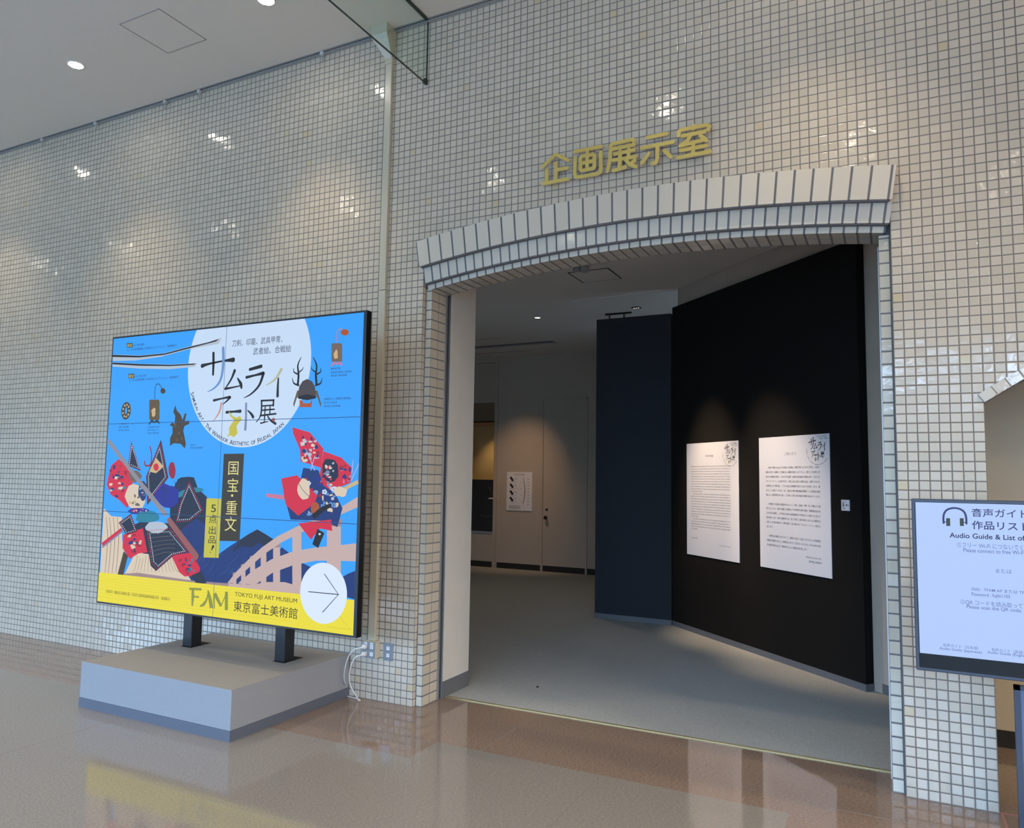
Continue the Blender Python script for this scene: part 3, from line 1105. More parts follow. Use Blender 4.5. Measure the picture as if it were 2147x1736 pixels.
# right-hand figure
S.poly(clampz(pp(Z4, (655, 60), (790, 100), (850, 170), (900, 230), (880, 380), (720, 330), (715, 240), (660, 110))), G_red, 5.0)
pattern(Z4, 790, 220, 90, 110, [G_navy, G_red2, G_steel, G_cream], 30, 8, 20, 5.2)
S.poly(clampz(pp(Z4, (900, 250), (1040, 300), (1125, 380), (1110, 500), (960, 560), (860, 500))), G_red, 5.1)
pattern(Z4, 1070, 420, 50, 80, [G_red2, G_pinkc, G_navy], 14, 8, 18, 5.3)
S.poly(clampz(pp(Z4, (740, 380), (860, 400), (900, 520), (990, 580), (1050, 700), (1010, 850), (900, 800), (640, 790), (610, 680), (700, 560))), G_navy, 5.4)
pattern(Z4, 850, 610, 190, 170, [G_steel, G_swd, G_royal, G_cream, G_red2], 58, 7, 20, 5.6)
for k in range(10):
    cx, cy = random.uniform(700, 1000), random.uniform(430, 800)
    for a in range(5):
        c_ = S.px(*Z4(cx + 13 * math.cos(a * 1.257), cy + 13 * math.sin(a * 1.257)))
        S.ell(clampz([c_])[0], 0.008, 0.008, G_disc if k % 2 else G_swd, 5.95, 8)
S.poly(clampz(pp(Z4, (565, 465), (690, 440), (850, 600), (830, 660), (700, 760), (600, 670))), G_red, 6.0)
blob(Z4, 745, 555, 52, 85, G_cream, 6.2)
stroke(Z4, [(700, 500), (740, 560), (800, 620)], [2, 2, 2], G_taupe, 6.4)
blob(Z4, 955, 400, 70, 95, G_navy2, 6.4, 12, .1)
pattern(Z4, 955, 400, 50, 70, [G_steel, G_red, G_cream, G_slate], 16, 7, 16, 6.6)
stroke(Z4, [(455, 598), (580, 615)], [12, 14], G_pinkc, 5.2, False)
stroke(Z4, [(1000, 580), (1175, 490)], [10, 12], G_tan, 6.6, False, False)
blob(Z4, 1035, 570, 55, 40, G_cream, 6.8)
S.poly(clampz(pp(Z4, (700, 820), (960, 790), (970, 880), (870, 860), (800, 950))), G_red, 5.9)
blob(Z4, 835, 700, 35, 50, G_orange, 6.5, 10, .05)
stroke(Z4, [(830, 760), (890, 710), (950, 680)], [18, 16, 12], G_ink, 6.8)
stroke(Z4, [(880, 880), (835, 1000)], [30, 26], G_ink, 6.8, False, False)
blob(Z4, 870, 905, 9, 9, G_white, 7.0, 8, 0)
for a, b in (((760, 230), (830, 400)), ((830, 290), (800, 400)), ((1180, 350), (1120, 480)), ((1135, 320), (1125, 420))):
    stroke(Z4, [a, b], [2.5, 3], glow('screen_cord', (186, 176, 220)), 6.9, False)

# title disc
CD = (-4.438, 2.349)
RD = 0.5845
a_top = math.acos((SZ1 - CD[1]) / RD)
pts = [(CD[0] + RD * math.sin(a_top + (2 * PI - 2 * a_top) * k / 70), CD[1] + RD * math.cos(a_top + (2 * PI - 2 * a_top) * k / 70)) for k in range(71)]
S.poly(pts, G_disc, 5)

# blades
S.poly(clampz(pp(Z1, (130, 370), (330, 378), (520, 360), (700, 310), (850, 275), (950, 243), (925, 290), (700, 330), (500, 385), (300, 415), (130, 418))), G_steel, 6)
S.poly(clampz(pp(Z1, (130, 372), (330, 380), (520, 362), (700, 314), (850, 278), (930, 252), (905, 272), (700, 325), (520, 372), (330, 392), (130, 388))), G_ink, 6.4)
S.poly(clampz(pp(Z1, (130, 428), (330, 440), (560, 445), (770, 433), (745, 462), (560, 480), (330, 475), (130, 460))), G_steel, 6)
S.poly(clampz(pp(Z1, (130, 430), (330, 441), (560, 447), (755, 437), (740, 447), (560, 457), (330, 454), (130, 443))), G_ink, 6.4)
# tsuba, inro, helmets: small photographs of exhibits
c = S.px(*Z1(231, 792))
S.ell(c, 0.055, 0.068, G_brown2, 6)
S.ell(c, 0.012, 0.028, G_blue, 6.4)
for k in range(9):
    a = k * 0.7
    S.ell((c[0] + 0.036 * math.cos(a), c[1] + 0.047 * math.sin(a)), 0.009, 0.009, G_tan, 6.3, 8)


def inro(z, x0, x1, y0, y1, mat, cord, knob, kmat, lay=6):
    pts = []
    w = x1 - x0
    for cx, cy, a0 in ((x1 - 12, y0 + 12, -PI / 2), (x1 - 12, y1 - 12, 0), (x0 + 12, y1 - 12, PI / 2), (x0 + 12, y0 + 12, PI)):
        for k in range(4):
            pts.append((cx + 12 * math.cos(a0 + k * PI / 6), cy + 12 * math.sin(a0 + k * PI / 6)))
    S.poly(pp(z, *pts), mat, lay)
    blob(z, (x0 + x1) / 2 - 8, (y0 + y1) / 2 + 15, w * .22, w * .4, G_tan, lay + .4, 9, .35)
    mx = (x0 + x1) / 2
    stroke(z, cord, [2.5] * len(cord), kmat, lay + .3)
    blob(z, *knob, G_brown2 if kmat is G_ink else G_orange, lay + .5, 14, .06)
    stroke(z, [(mx - 38, y1 + 28), (mx - 20, y1 + 6), (mx, y1 + 16), (mx + 20, y1 + 6), (mx + 36, y1 + 22)], [6, 7, 5, 7, 6], kmat, lay + .4)


inro(Z1, 405, 482, 708, 862, G_brown, [(446, 700), (448, 640), (455, 600), (475, 590), (492, 610), (500, 628)], (508, 643, 19, 21), G_ink)
inro(Z1, 1772, 1852, 285, 425, G_taupe, [(1812, 275), (1812, 215), (1825, 182), (1850, 178)], (1872, 203, 30, 24), G_pinkc)
S.poly(pp(Z1, (600, 750), (612, 790), (640, 820), (655, 860), (670, 815), (685, 810), (672, 870), (705, 865), (705, 890), (670, 905), (660, 940), (680, 1040), (672, 1075), (640, 1040), (590, 1035), (560, 1055), (562, 995), (580, 960), (580, 910), (558, 900), (575, 880), (595, 890), (600, 830), (585, 800)), G_brown2, 6)
for q in ((600, 900), (630, 960), (610, 1010), (650, 1000)):
    blob(Z1, *q, 9, 14, G_brown, 6.4, 8, .3)
for sx in (-1, 1):
    def hx(x):
        return 1590 + sx * (x - 1590)
    stroke(Z1, [(hx(1660), 590), (hx(1655), 520), (hx(1660), 450), (hx(1635), 390)], [9, 8, 6, 2], G_ink, 6.4)
    stroke(Z1, [(hx(1655), 520), (hx(1690), 500), (hx(1690), 470)], [6, 4, 1.5], G_ink, 6.5)
    stroke(Z1, [(hx(1655), 505), (hx(1625), 480), (hx(1622), 462)], [5, 3, 1.5], G_ink, 6.5)
    stroke(Z1, [(hx(1655), 600), (hx(1690), 585), (hx(1702), 545)], [7, 5, 1.5], G_ink, 6.5)
    S.poly(pp(Z1, (hx(1640), 640), (hx(1665), 640), (hx(1695), 740), (hx(1690), 765), (hx(1670), 700)), G_brown, 6.2)
S.poly(pp(Z1, (1520, 690), (1530, 610), (1555, 570), (1590, 553), (1625, 570), (1648, 610), (1655, 690), (1590, 708)), glow('screen_helmet', (74, 68, 72)), 6.6)
S.poly(pp(Z1, (1515, 685), (1590, 668), (1660, 682), (1650, 700), (1590, 712), (1525, 702)), G_ink, 6.8)
S.poly(pp(Z1, (1532, 712), (1550, 712), (1560, 735), (1612, 735), (1620, 710), (1628, 715), (1622, 765), (1535, 765)), G_orange, 6.3)

# title lettering
B = G_ink
stroke(Z1, [(803, 455), (850, 441), (960, 418), (1035, 410)], [15, 8, 6, 17], B, 8)
stroke(Z1, [(887, 360), (887, 440), (884, 520)], [11, 11, 9], B, 8)
stroke(Z1, [(960, 322), (960, 450), (940, 560), (895, 620), (842, 650)], [12, 12, 10, 7, 2], G_swd, 8.4)
stroke(Z1, [(1046, 492), (1020, 555), (980, 618)], [12, 8, 5], B, 8)
stroke(Z1, [(975, 627), (1030, 617), (1090, 604)], [9, 6, 4], B, 8)
stroke(Z1, [(1068, 548), (1092, 590), (1097, 618)], [5, 13, 9], B, 8)
stroke(Z1, [(1160, 482), (1245, 458)], [10, 12], B, 8, False)
stroke(Z1, [(1135, 541), (1200, 525), (1258, 510)], [10, 7, 12], B, 8)
stroke(Z1, [(1262, 512), (1230, 600), (1170, 665), (1115, 695)], [12, 9, 6, 2], B, 8)
stroke(Z1, [(1396, 482), (1350, 555), (1280, 602)], [11, 8, 2], G_olv2, 8.4)
stroke(Z1, [(1374, 548), (1370, 610), (1368, 680)], [6, 9, 11], B, 8)
stroke(Z1, [(890, 714), (950, 700), (1010, 688)], [9, 6, 9], B, 8)
stroke(Z1, [(1012, 692), (985, 720), (955, 745)], [9, 6, 2], B, 8)
stroke(Z1, [(946, 735), (932, 800), (882, 875)], [8, 7, 2], G_rose, 8.4)
stroke(Z1, [(985, 803), (1040, 798), (1088, 795)], [10, 7, 12], B, 8)
stroke(Z1, [(1132, 738), (1131, 840), (1126, 930)], [9, 9, 11], G_slate, 8.4)
stroke(Z1, [(1145, 790), (1170, 815), (1184, 838)], [4, 9, 11], B, 8)
for q, w in (([(1246, 716), (1340, 712)], 6), ([(1338, 712), (1336, 752)], 7), ([(1250, 756), (1336, 750)], 5), ([(1252, 788), (1344, 780)], 5),
             ([(1275, 765), (1272, 822)], 5), ([(1312, 758), (1310, 818)], 5), ([(1238, 828), (1355, 814)], 6)):
    stroke(Z1, q, [w, w], B, 8, False)
stroke(Z1, [(1248, 716), (1247, 790), (1235, 840), (1208, 876)], [7, 7, 5, 3], B, 8)
stroke(Z1, [(1272, 828), (1268, 878), (1238, 886), (1296, 872)], [6, 5, 5, 3], B, 8, False)
stroke(Z1, [(1292, 828), (1312, 860), (1352, 888)], [4, 7, 9], B, 8)
blob(Z1, 1338, 858, 12, 14, G_orange, 8.6, 12, .05)
S.poly(pp(Z1, (1000, 790), (1030, 830), (1060, 845), (1085, 830), (1100, 855), (1080, 880), (1060, 905), (1068, 960), (1040, 990), (1015, 975), (985, 990), (1005, 960), (1005, 915), (1030, 880), (1040, 860), (1015, 835)), G_gold, 8.2)
S.text_px('刀剣、印籠、武具甲冑、', *Z1(1212, 270), 105, 14.5, G_navytext, 8)
S.text_px('武者絵、合戦絵', *Z1(1325, 335), 79, 15, G_navytext, 8)
msg = 'SAMURAI ART : THE WARRIOR AESTHETIC OF FEUDAL JAPAN'
big = {i for i, ch in enumerate(msg) if i == 0 or (msg[i - 1] == ' ' and ch not in ':O')}
wds = []
for i, ch in enumerate(msg):
    bb = text_polys(ch, 0.012)[2] if ch != ' ' else (0, 0.42, 0, 0)
    wds.append((bb[1] - bb[0]) * (1.25 if i in big else 1.0) + 0.16)
tot = sum(wds)
c0, c1 = S.px(*Z1(722, 655)), S.px(*Z1(1408, 880))
RT = math.hypot(c0[0] - CD[0], c0[1] - CD[1])
th0, th1 = math.atan2(c0[1] - CD[1], c0[0] - CD[0]), math.atan2(c1[1] - CD[1], c1[0] - CD[0])
if th0 < 0:
    th0 += 2 * PI
th1 += 2 * PI if th1 < th0 and th1 < 0 else 0
RT = (RT + math.hypot(c1[0] - CD[0], c1[1] - CD[1])) / 2
acc = 0
for i, ch in enumerate(msg):
    th = th0 + (th1 - th0) * (acc + wds[i] / 2) / tot
    acc += wds[i]
    if ch != ' ':
        h = 0.033 if i in big else 0.0258
        vs, fs, bb = text_polys(ch, 0.012)
        w = (bb[1] - bb[0]) / 0.72 * h
        S.text(ch, CD[0] + RT * math.cos(th), CD[1] + RT * math.sin(th), w, h if ch != ':' else h * .7, G_navytext, 8, 0.012, rot=th + PI / 2)

# captions
for z, x, y, s, w, h, m in ((Z1, 326, 297, '太刀 銘 貴房', 23, 5, G_navytext), (Z1, 420, 320, 'ふくやま美術館蔵 (小松安弘コレクション) 〈後期展示〉', 104, 6, G_navytext),
                            (Z1, 340, 530, '太刀 銘 正恒', 23, 5, G_navytext), (Z1, 436, 552, 'ふくやま美術館蔵 (小松安弘コレクション) 〈前期展示〉', 105, 6, G_navytext),
                            (Z1, 232, 889, '芦雁図鐔 銘 一宮', 30, 3, G_navytext), (Z1, 214, 913, '鐔 後藤', 21, 3.5, G_navytext), (Z1, 214, 937, '東京富士美術館', 22, 3.5, G_navytext),
                            (Z1, 436, 913, '花鳥蒔絵印籠', 24, 3.5, G_navytext), (Z1, 433, 936, '塩見政誠(二代)', 24, 3.5, G_navytext), (Z1, 434, 959, '東京富士美術館蔵', 24, 3.5, G_navytext),
                            (Z1, 733, 1048, '鯱形兜', 10, 3.5, G_navytext), (Z1, 760, 1069, '東京富士美術館蔵', 26, 4, G_navytext),
                            (Z1, 1803, 474, '鶴蒔絵印籠', 20, 4.5, G_navytext), (Z1, 1845, 500, '狩野常信原画 古満休伯', 44, 4.5, G_navytext), (Z1, 1828, 526, '東京富士美術館蔵', 34, 4.5, G_navytext),
                            (Z1, 1818, 700, '鉄錆地六十二間筋兜 鹿角脇立', 57, 5, G_navytext), (Z1, 1765, 730, '銘 早乙女家貞', 27, 4.5, G_navytext), (Z1, 1778, 756, '東京富士美術館蔵', 33, 4.5, G_navytext)):
    S.text_px(s, *z(x, y), w, h, m, 8)
for x, y in ((259, 301), (271, 532)):
    q = pp(Z1, (x - 22, y - 16), (x + 22, y - 18), (x + 22, y + 15), (x - 22, y + 18))
    S.poly(q, G_box, 8)
    S.text_px('国宝', *Z1(x, y), 10, 6.5, G_palegold, 9)
# vertical boxes
S.poly(pp(Z4, (112, 270), (272, 268), (237, 962), (78, 958)), G_box, 8)
for ch, x, y, w, h in (('国', 188, 384, 21, 28), ('宝', 183, 516, 22, 28), ('・', 178, 600, 5, 5.5), ('重', 173, 695, 23, 29), ('文', 166, 824, 24, 31)):
    S.text_px(ch, *Z4(x, y), w, h, G_palegold, 9)
S.poly(pp(Z3, (1100, 627), (1235, 632), (1210, 1170), (1073, 1166)), G_boxy, 7.6)
for ch, x, y, w, h in (('5', 1164, 720, 10, 16), ('点', 1157, 815, 16.5, 19), ('出', 1152, 918, 14.5, 17), ('品', 1150, 1005, 15.5, 15.5)):
    S.text_px(ch, *Z3(x, y), w, h, G_ink, 9)
stroke(Z3, [(1160, 1065), (1145, 1100)], [9, 3], G_ink, 9, False)
blob(Z3, 1135, 1120, 5, 5, G_ink, 9, 8, 0)
# yellow band
S.rect(SX0, SX1, SZ0, 0.811, G_yel, 7.6)
for k in range(9):
    z = 0.63 + k * 0.02
    S.rect(SX0 + 0.1 * (k % 3), SX1 - 0.5 - 0.12 * (k % 4), z, z + 0.0018, G_yel2, 7.8)
stroke(Z4, [(930, 1400), (1060, 1600), (1120, 1660), (930, 1640)], [2, 2, 2, 2], G_yel2, 8, False)
G_moss = glow('screen_moss', (140, 146, 62))
for pts, w in (([(733, 912), (732, 975), (728, 1040)], [9, 10, 5]), ([(706, 910), (798, 914)], [6, 6]), ([(735, 968), (778, 972)], [4, 5]),
               ([(850, 925), (838, 985), (815, 1025), (785, 1042)], [3, 6, 9, 3]), ([(846, 922), (862, 990), (872, 1055)], [4, 12, 12]),
               ([(892, 945), (894, 1058)], [4, 4]), ([(896, 945), (944, 1040)], [12, 8]), ([(944, 1040), (988, 935)], [3, 3]), ([(985, 932), (984, 1070)], [10, 11])):
    stroke(Z2, pts, [v * 1.3 for v in w], G_moss, 9, len(pts) > 2, False)
S.text_px('TOKYO FUJI ART MUSEUM', *Z2(1275, 979), 131, 11.5, G_ink, 9)
S.text_px('東京富士美術館', *Z2(1272, 1067), 134, 23, G_ink, 9)
S.text_px('月岡芳年《義経記五條橋之図》 町田市立国際版画美術館蔵 部分 〈後期展示〉', *Z2(315, 958), 136, 7, G_ink, 9)
# arrow disc
S.ell((-3.677, 0.833), 0.191, 0.191, G_white, 9)
stroke(Z2, [(1600, 932), (1825, 953)], [2.6, 2.6], G_navytext, 10, False)
stroke(Z2, [(1720, 800), (1825, 953), (1707, 1085)], [2.6, 2.6, 2.6], G_navytext, 10, False)
# joints between the six panels
SXM = -4.646
S.rect(SXM - 0.0018, SXM + 0.0018, SZ0, SZ1, G_seam, 11)
for z in (1.953, 1.279):
    S.rect(SX0, SX1, z - 0.0022, z + 0.0022, G_seam, 11)
S.build('screen', vw)

# ---- plinth
M_plinth = pbr('grey_painted_plinth', (146, 149, 154), 0.62, noise=0.04, nscale=70, bump=0.0003, bscale=180)
M_plinthtop = pbr('grey_plinth_top', (146, 142, 136), 0.7, noise=0.04, nscale=40)
M_plinthbase = pbr('slate_vinyl_base', (92, 98, 110), 0.5)
pl = thing('plinth', (-4.66, -0.55, 0.0), 'low grey wooden plinth with slate skirting under the large video wall', 'plinth')
PX0, PX1, PY0, PY1 = -5.363, -3.960, -1.100, -0.010
mb = MB()
mb.box(PX0, PX1, PY0, PY1, 0.062, 0.296, M_plinth)
mb.build('body', pl, bevel=0.002)
mb = MB()
mb.box(PX0 - 0.002, PX1 + 0.002, PY0 - 0.002, PY1, 0.0, 0.062, M_plinthbase)
mb.build('skirting', pl)
mb = MB()
mb.box(PX0, PX1, PY0, -0.6325, 0.296, 0.2990, M_plinthtop)
mb.box(PX0, -5.19, -0.630, PY1, 0.296, 0.2990, M_plinthtop)
mb.box(-5.188, -4.032, -0.630, PY1, 0.296, 0.2990, M_plinthtop)
mb.box(-4.030, PX1, -0.630, PY1, 0.296, 0.2990, M_plinthtop)
for xa in (-5.168, -4.258):
    mb.box(xa - 0.008, xa + 0.10, -0.460, -0.27, 0.2990, 0.3000, M_slot)
mb.build('top_board', pl)

# ---- lettering over the arch: five gold characters
LY = -0.040
Zs = zm(5.112, 1100, 240)
signT = thing('wall_sign', (-1.93, 0.0, 3.6), 'gold raised Japanese characters 企画展示室 on the tiled wall above the arch', 'sign')


def on_sign(X, Y):
    q = on_y(*Zs(X, Y), LY)
    return (q.x, q.z)


LETTERS = {
    '企': [[(190, 562), (330, 425), (465, 492)], [(335, 520), (331, 705)], [(345, 592), (455, 572)], [(237, 592), (234, 730)], [(192, 742), (465, 690)]],
    '画': [[(535, 398), (818, 342)], [(540, 462), (536, 640), (548, 672), (580, 670), (780, 634), (810, 615), (816, 590), (815, 405)],
          [(598, 470), (608, 452), (735, 426), (748, 440), (746, 560), (735, 576), (612, 602), (598, 590), (598, 470)], [(672, 376), (668, 585)], [(606, 525), (740, 498)]],
    '展': [[(885, 605), (912, 500), (924, 330), (940, 315), (1150, 268), (1172, 275), (1170, 325), (938, 372)], [(965, 422), (1172, 380)], [(1022, 392), (1022, 478)], [(1114, 374), (1112, 460)],
          [(950, 490), (1188, 452)], [(1022, 490), (1018, 580), (950, 600), (1078, 562)], [(1080, 480), (1125, 535), (1192, 560)], [(1178, 492), (1135, 530)]],
    '示': [[(1312, 247), (1524, 203)], [(1257, 358), (1590, 293)], [(1424, 332), (1420, 470), (1405, 515), (1362, 524)], [(1328, 418), (1256, 518)], [(1497, 385), (1568, 455)]],
    '室': [[(1808, 118), (1808, 150)], [(1650, 225), (1652, 185), (1672, 166), (1955, 112), (1976, 124), (1968, 162)], [(1690, 230), (1928, 182)], [(1775, 222), (1745, 280), (1668, 335), (1932, 268)],
          [(1884, 225), (1948, 278)], [(1808, 300), (1804, 425)], [(1672, 385), (1945, 333)], [(1642, 462), (1985, 396)]],
}
LW = 0.0118
for ch, strokes in LETTERS.items():
    mb = MB()
    nseg = 0
    for st in strokes:
        P = [Vector((*on_sign(*q), 0)) for q in st]
        # capsule outline around the polyline, extruded: one closed bar per segment plus round joints
        for a, b in zip(P[:-1], P[1:]):
            nseg += 1
            LYk = LY - 0.00012 * nseg
            d = (b - a)
            t = math.atan2(d.y, d.x)
            out = [(b.x + LW * math.cos(t - PI / 2 + PI * k / 8), b.y + LW * math.sin(t - PI / 2 + PI * k / 8)) for k in range(9)]
            out += [(a.x + LW * math.cos(t + PI / 2 + PI * k / 8), a.y + LW * math.sin(t + PI / 2 + PI * k / 8)) for k in range(9)]
            mb.face([(x, LYk, z) for x, z in out], M_gold)
            mb.face([(x, LY + 0.012, z) for x, z in reversed(out)], M_goldside)
            for k in range(len(out)):
                p, q = out[k], out[(k + 1) % len(out)]
                mb.face([(p[0], LYk, p[1]), (p[0], LY + 0.012, p[1]), (q[0], LY + 0.012, q[1]), (q[0], LYk, q[1])], M_goldside)
        mid = P[len(P) // 2] if len(P) > 2 else (P[0] + P[1]) / 2
        mb.lathe((mid.x, 0, mid.y), [(0.004, LY + 0.012), (0.004, 0.001)], M_alu, 'y', 8)
    o = mb.build('character', signT, recalc=False)
    o['label'] = 'gold character ' + ch

# ---- surface duct with its top box, and sockets
du = thing('cable_duct', (-3.755, 0.0, 0.42), 'cream vertical cable duct running up the tiled wall beside the video wall', 'cable duct')
mb = MB()
mb.box(-3.788, -3.730, -0.028, -0.001, 0.416, 1.10, M_duct)
mb.box(-3.790, -3.732, -0.028, -0.001, 1.104, 2.95, M_duct)
mb.box(-3.792, -3.734, -0.028, -0.001, 2.954, 4.72, M_duct)
mb.build('channel', du, bevel=0.003)
mb = MB()
mb.box(-3.795, -3.728, -0.033, -0.001, 4.70, 4.74, M_duct)
P = [(-3.792, -0.03, 4.74), (-3.734, -0.03, 4.74), (-3.734, -0.001, 4.74), (-3.792, -0.001, 4.74)]
Q = [(-3.875, -0.12, 4.90), (-3.722, -0.12, 4.90), (-3.722, -0.001, 4.90), (-3.875, -0.001, 4.90)]
R = [(x, y, CEIL - 0.001) for x, y, z in Q]
for A, Bq in ((P, Q), (Q, R)):
    for i in range(4):
        j = (i + 1) % 4
        mb.face([A[i], A[j], Bq[j], Bq[i]], M_duct)
mb.face(P[::-1], M_duct)
mb.face(R, M_duct)
mb.build('top_box', du, bevel=0.003)

ob = thing('socket_box', (-3.755, -0.025, 0.36), 'surface-mounted double socket box with two white plugs in it, at the foot of the duct', 'power socket')
mb = MB()
mb.box(-3.812, -3.700, -0.052, 0.0, 0.300, 0.416, M_duct)
mb.build('back_box', ob, bevel=0.004)
mb = MB()
mb.box(-3.811, -3.703, -0.056, -0.052, 0.303, 0.413, M_plate)
mb.build('cover_plate', ob)


def outlet(parent, x, y, z, w=0.026, h=0.026, earth=True):
    mb = MB()
    mb.box(x - w / 2, x + w / 2, y - 0.003, y, z - h / 2, z + h / 2, M_wplast)
    for dx in (-0.0045, 0.0045):
        mb.box(x + dx - 0.0011, x + dx + 0.0011, y - 0.0034, y - 0.003, z - 0.001, z + 0.008, M_slot)
    if earth:
        mb.lathe((x, y - 0.0034, z - 0.006), [(0.0028, 0), (0.0028, 0.0004)], M_slot, 'y', 10)
    mb.build('outlet', parent)


for x in (-3.784, -3.732):
    for z in (0.380, 0.330):
        outlet(ob, x, -0.056, z)
    mb = MB()
    mb.box(x - 0.013, x + 0.013, -0.058, -0.056, 0.398, 0.408, M_wplast)
    mb.build('name_tag', ob)
so = thing('socket_plate', (-3.626, -0.004, 0.35), 'flush steel socket plate with two outlets, nearest the arch', 'power socket')
mb = MB()
mb.box(-3.668, -3.584, -0.006, 0.0, 0.288, 0.410, M_plate)
mb.build('cover_plate', so, bevel=0.001)
for z in (0.374, 0.325):
    outlet(so, -3.626, -0.006, z, 0.024, 0.024, False)
for z in (0.296, 0.402):
    mb = MB()
    mb.lathe((-3.626, -0.0075, z), [(0.003, 0), (0.003, 0.0015)], M_alu, 'y', 10)
    mb.build('screw', so)
M_cable = pbr('white_cable', (214, 214, 212), 0.45)
for z, lab, path in (
        (0.380, 'white power cable from the upper plug, arching down behind the plinth', [(-3.784, -0.10, 0.378), (-3.83, -0.125, 0.365), (-3.875, -0.13, 0.31), (-3.91, -0.12, 0.22), (-3.93, -0.10, 0.15), (-3.955, -0.05, 0.09)]),
        (0.330, 'white power cable from the lower plug, bending down to the floor', [(-3.784, -0.10, 0.328), (-3.82, -0.125, 0.31), (-3.85, -0.13, 0.25), (-3.865, -0.125, 0.17), (-3.855, -0.12, 0.11), (-3.825, -0.10, 0.05), (-3.81, -0.08, 0.008), (-3.83, -0.05, 0.006), (-3.955, -0.03, 0.006)])):
    t = thing('power_cable', (path[0][0], path[0][1], z), lab, 'cable', 'white cables at the socket box')
    mb = MB()
    P = [Vector(p) for p in path]
    Q = []
    for i in range(len(P) - 1):
        p0, p1, p2, p3 = P[max(i - 1, 0)], P[i], P[i + 1], P[min(i + 2, len(P) - 1)]
        for k in range(6):
            u = k / 6
            Q.append(0.5 * (2 * p1 + (p2 - p0) * u + (2 * p0 - 5 * p1 + 4 * p2 - p3) * u * u + (3 * p1 - p0 - 3 * p2 + p3) * u ** 3))
    Q.append(P[-1])
    mb.tube(Q, 0.0042, M_cable, 8)
    mb.build('cord', t)
    mb = MB()
    mb.box(-3.798, -3.770, -0.085, -0.060, z - 0.013, z + 0.013, M_wplast)
    mb.tube([(-3.784, -0.085, z), (-3.786, -0.104, z - 0.003)], [0.009, 0.0055], M_wplast, 8)
    mb.build('plug', t, bevel=0.003)

# ---- picture hooks on the rail
M_clear = pbr('grey_nylon', (206, 206, 202), 0.25)


def make_hook():
    h = thing('picture_hook', (0, -0.02, CEIL - 0.02), '', 'hook', 'hooks hanging from the picture rail')
    mb = MB()
    mb.box(-0.014, 0.014, -0.034, -0.008, CEIL - 0.036, CEIL - 0.008, M_clear)
    mb.build('runner', h)
    mb = MB()
    mb.tube([(0, -0.02, CEIL - 0.028), (0, -0.02, CEIL - 0.075), (0.004, -0.026, CEIL - 0.085), (0.004, -0.036, CEIL - 0.078)], 0.0055, M_clear, 8)
    mb.build('wire', h)
    return h


proto = make_hook()
for i, (x, lab) in enumerate(((-8.105, 'small picture rail hook farthest left, near the left edge'), (-7.255, 'small picture rail hook, second from the left'),
                              (-6.27, 'small picture rail hook, left one of the close pair in the middle'), (-5.83, 'small picture rail hook, right one of the close pair in the middle'),
                              (-4.43, 'small picture rail hook nearest the cable duct'))):
    h = proto if i == 0 else copy_thing(proto, proto.location)
    h.location = (x, -0.02, CEIL - 0.02)
    h['label'] = lab

# ---- hanging glass smoke screen
M_glass, N_, L_ = new_mat('green_tinted_glass')
_p = N_['Principled BSDF']
N_.remove(_p)
_tr = N_.new('ShaderNodeBsdfTransparent')
_tr.inputs[0].default_value = (0.94, 0.975, 0.95, 1)
_gl = N_.new('ShaderNodeBsdfGlossy')
_gl.inputs['Roughness'].default_value = 0.02
_gl.inputs['Color'].default_value = (0.9, 1, 0.95, 1)
_lw = N_.new('ShaderNodeLayerWeight')
_lw.inputs[0].default_value = 0.5
_pw = N_.new('ShaderNodeMath')
_pw.operation = 'POWER'
L_.new(_lw.outputs['Facing'], _pw.inputs[0])
_pw.inputs[1].default_value = 4.0
_fr = N_.new('ShaderNodeMath')
_fr.operation = 'MULTIPLY_ADD'
L_.new(_pw.outputs[0], _fr.inputs[0])
_fr.inputs[1].default_value = 0.30
_fr.inputs[2].default_value = 0.03
_ms = N_.new('ShaderNodeMixShader')
L_.new(_fr.outputs[0], _ms.inputs[0])
L_.new(_tr.outputs[0], _ms.inputs[1])
L_.new(_gl.outputs[0], _ms.inputs[2])
L_.new(_ms.outputs[0], N_['Material Output'].inputs[0])
gx = -3.432
M_glassedge = pbr('dark_glass_edge', (34, 48, 42), 0.3)
gs = thing('smoke_screen', (gx, -2.6, CEIL), 'frameless greenish glass smoke barrier hanging from the ceiling', 'glass panel')
mb = MB()
mb.box(gx - 0.003, gx + 0.003, -5.2, -0.006, 4.482, CEIL, M_glass)
mb.build('pane', gs)
mb = MB()
mb.box(gx - 0.0045, gx + 0.0045, -5.2, -0.004, 4.475, 4.482, M_glassedge)
mb.box(gx - 0.0045, gx + 0.0045, -0.006, -0.001, 4.475, CEIL, M_glassedge)
mb.build('edge_strip', gs)
mb = MB()
mb.box(gx - 0.012, gx + 0.012, -5.2, -0.001, CEIL - 0.010, CEIL - 0.0005, M_glassedge)
mb.build('top_channel', gs)
mb = MB()
mb.box(gx - 0.009, gx + 0.009, -0.035, -0.002, 4.470, 4.506, M_glassedge)
mb.build('clamp', gs)

# ---- ceiling hatch and downlights
ha = thing('ceiling_hatch', (-5.37, -0.75, CEIL), 'square access hatch with thin frame in the lobby ceiling', 'access hatch')
mb = MB()
hx0, hx1, hy0, hy1 = -5.592, -5.149, -0.970, -0.538
mb.box(hx0 + .006, hx1 - .006, hy0 + .006, hy1 - .006, CEIL - 0.002, CEIL, M_ceil)
mb.build('hatch_panel', ha)
mb = MB()
for a in ((hx0, hx1, hy0, hy0 + .004), (hx0, hx1, hy1 - .004, hy1), (hx0, hx0 + .004, hy0, hy1), (hx1 - .004, hx1, hy0, hy1)):
    mb.box(*a, CEIL - 0.004, CEIL, M_rail)
mb.build('frame', ha)

G_lamp = glow('downlight_lens', (255, 246, 226), 110.0)


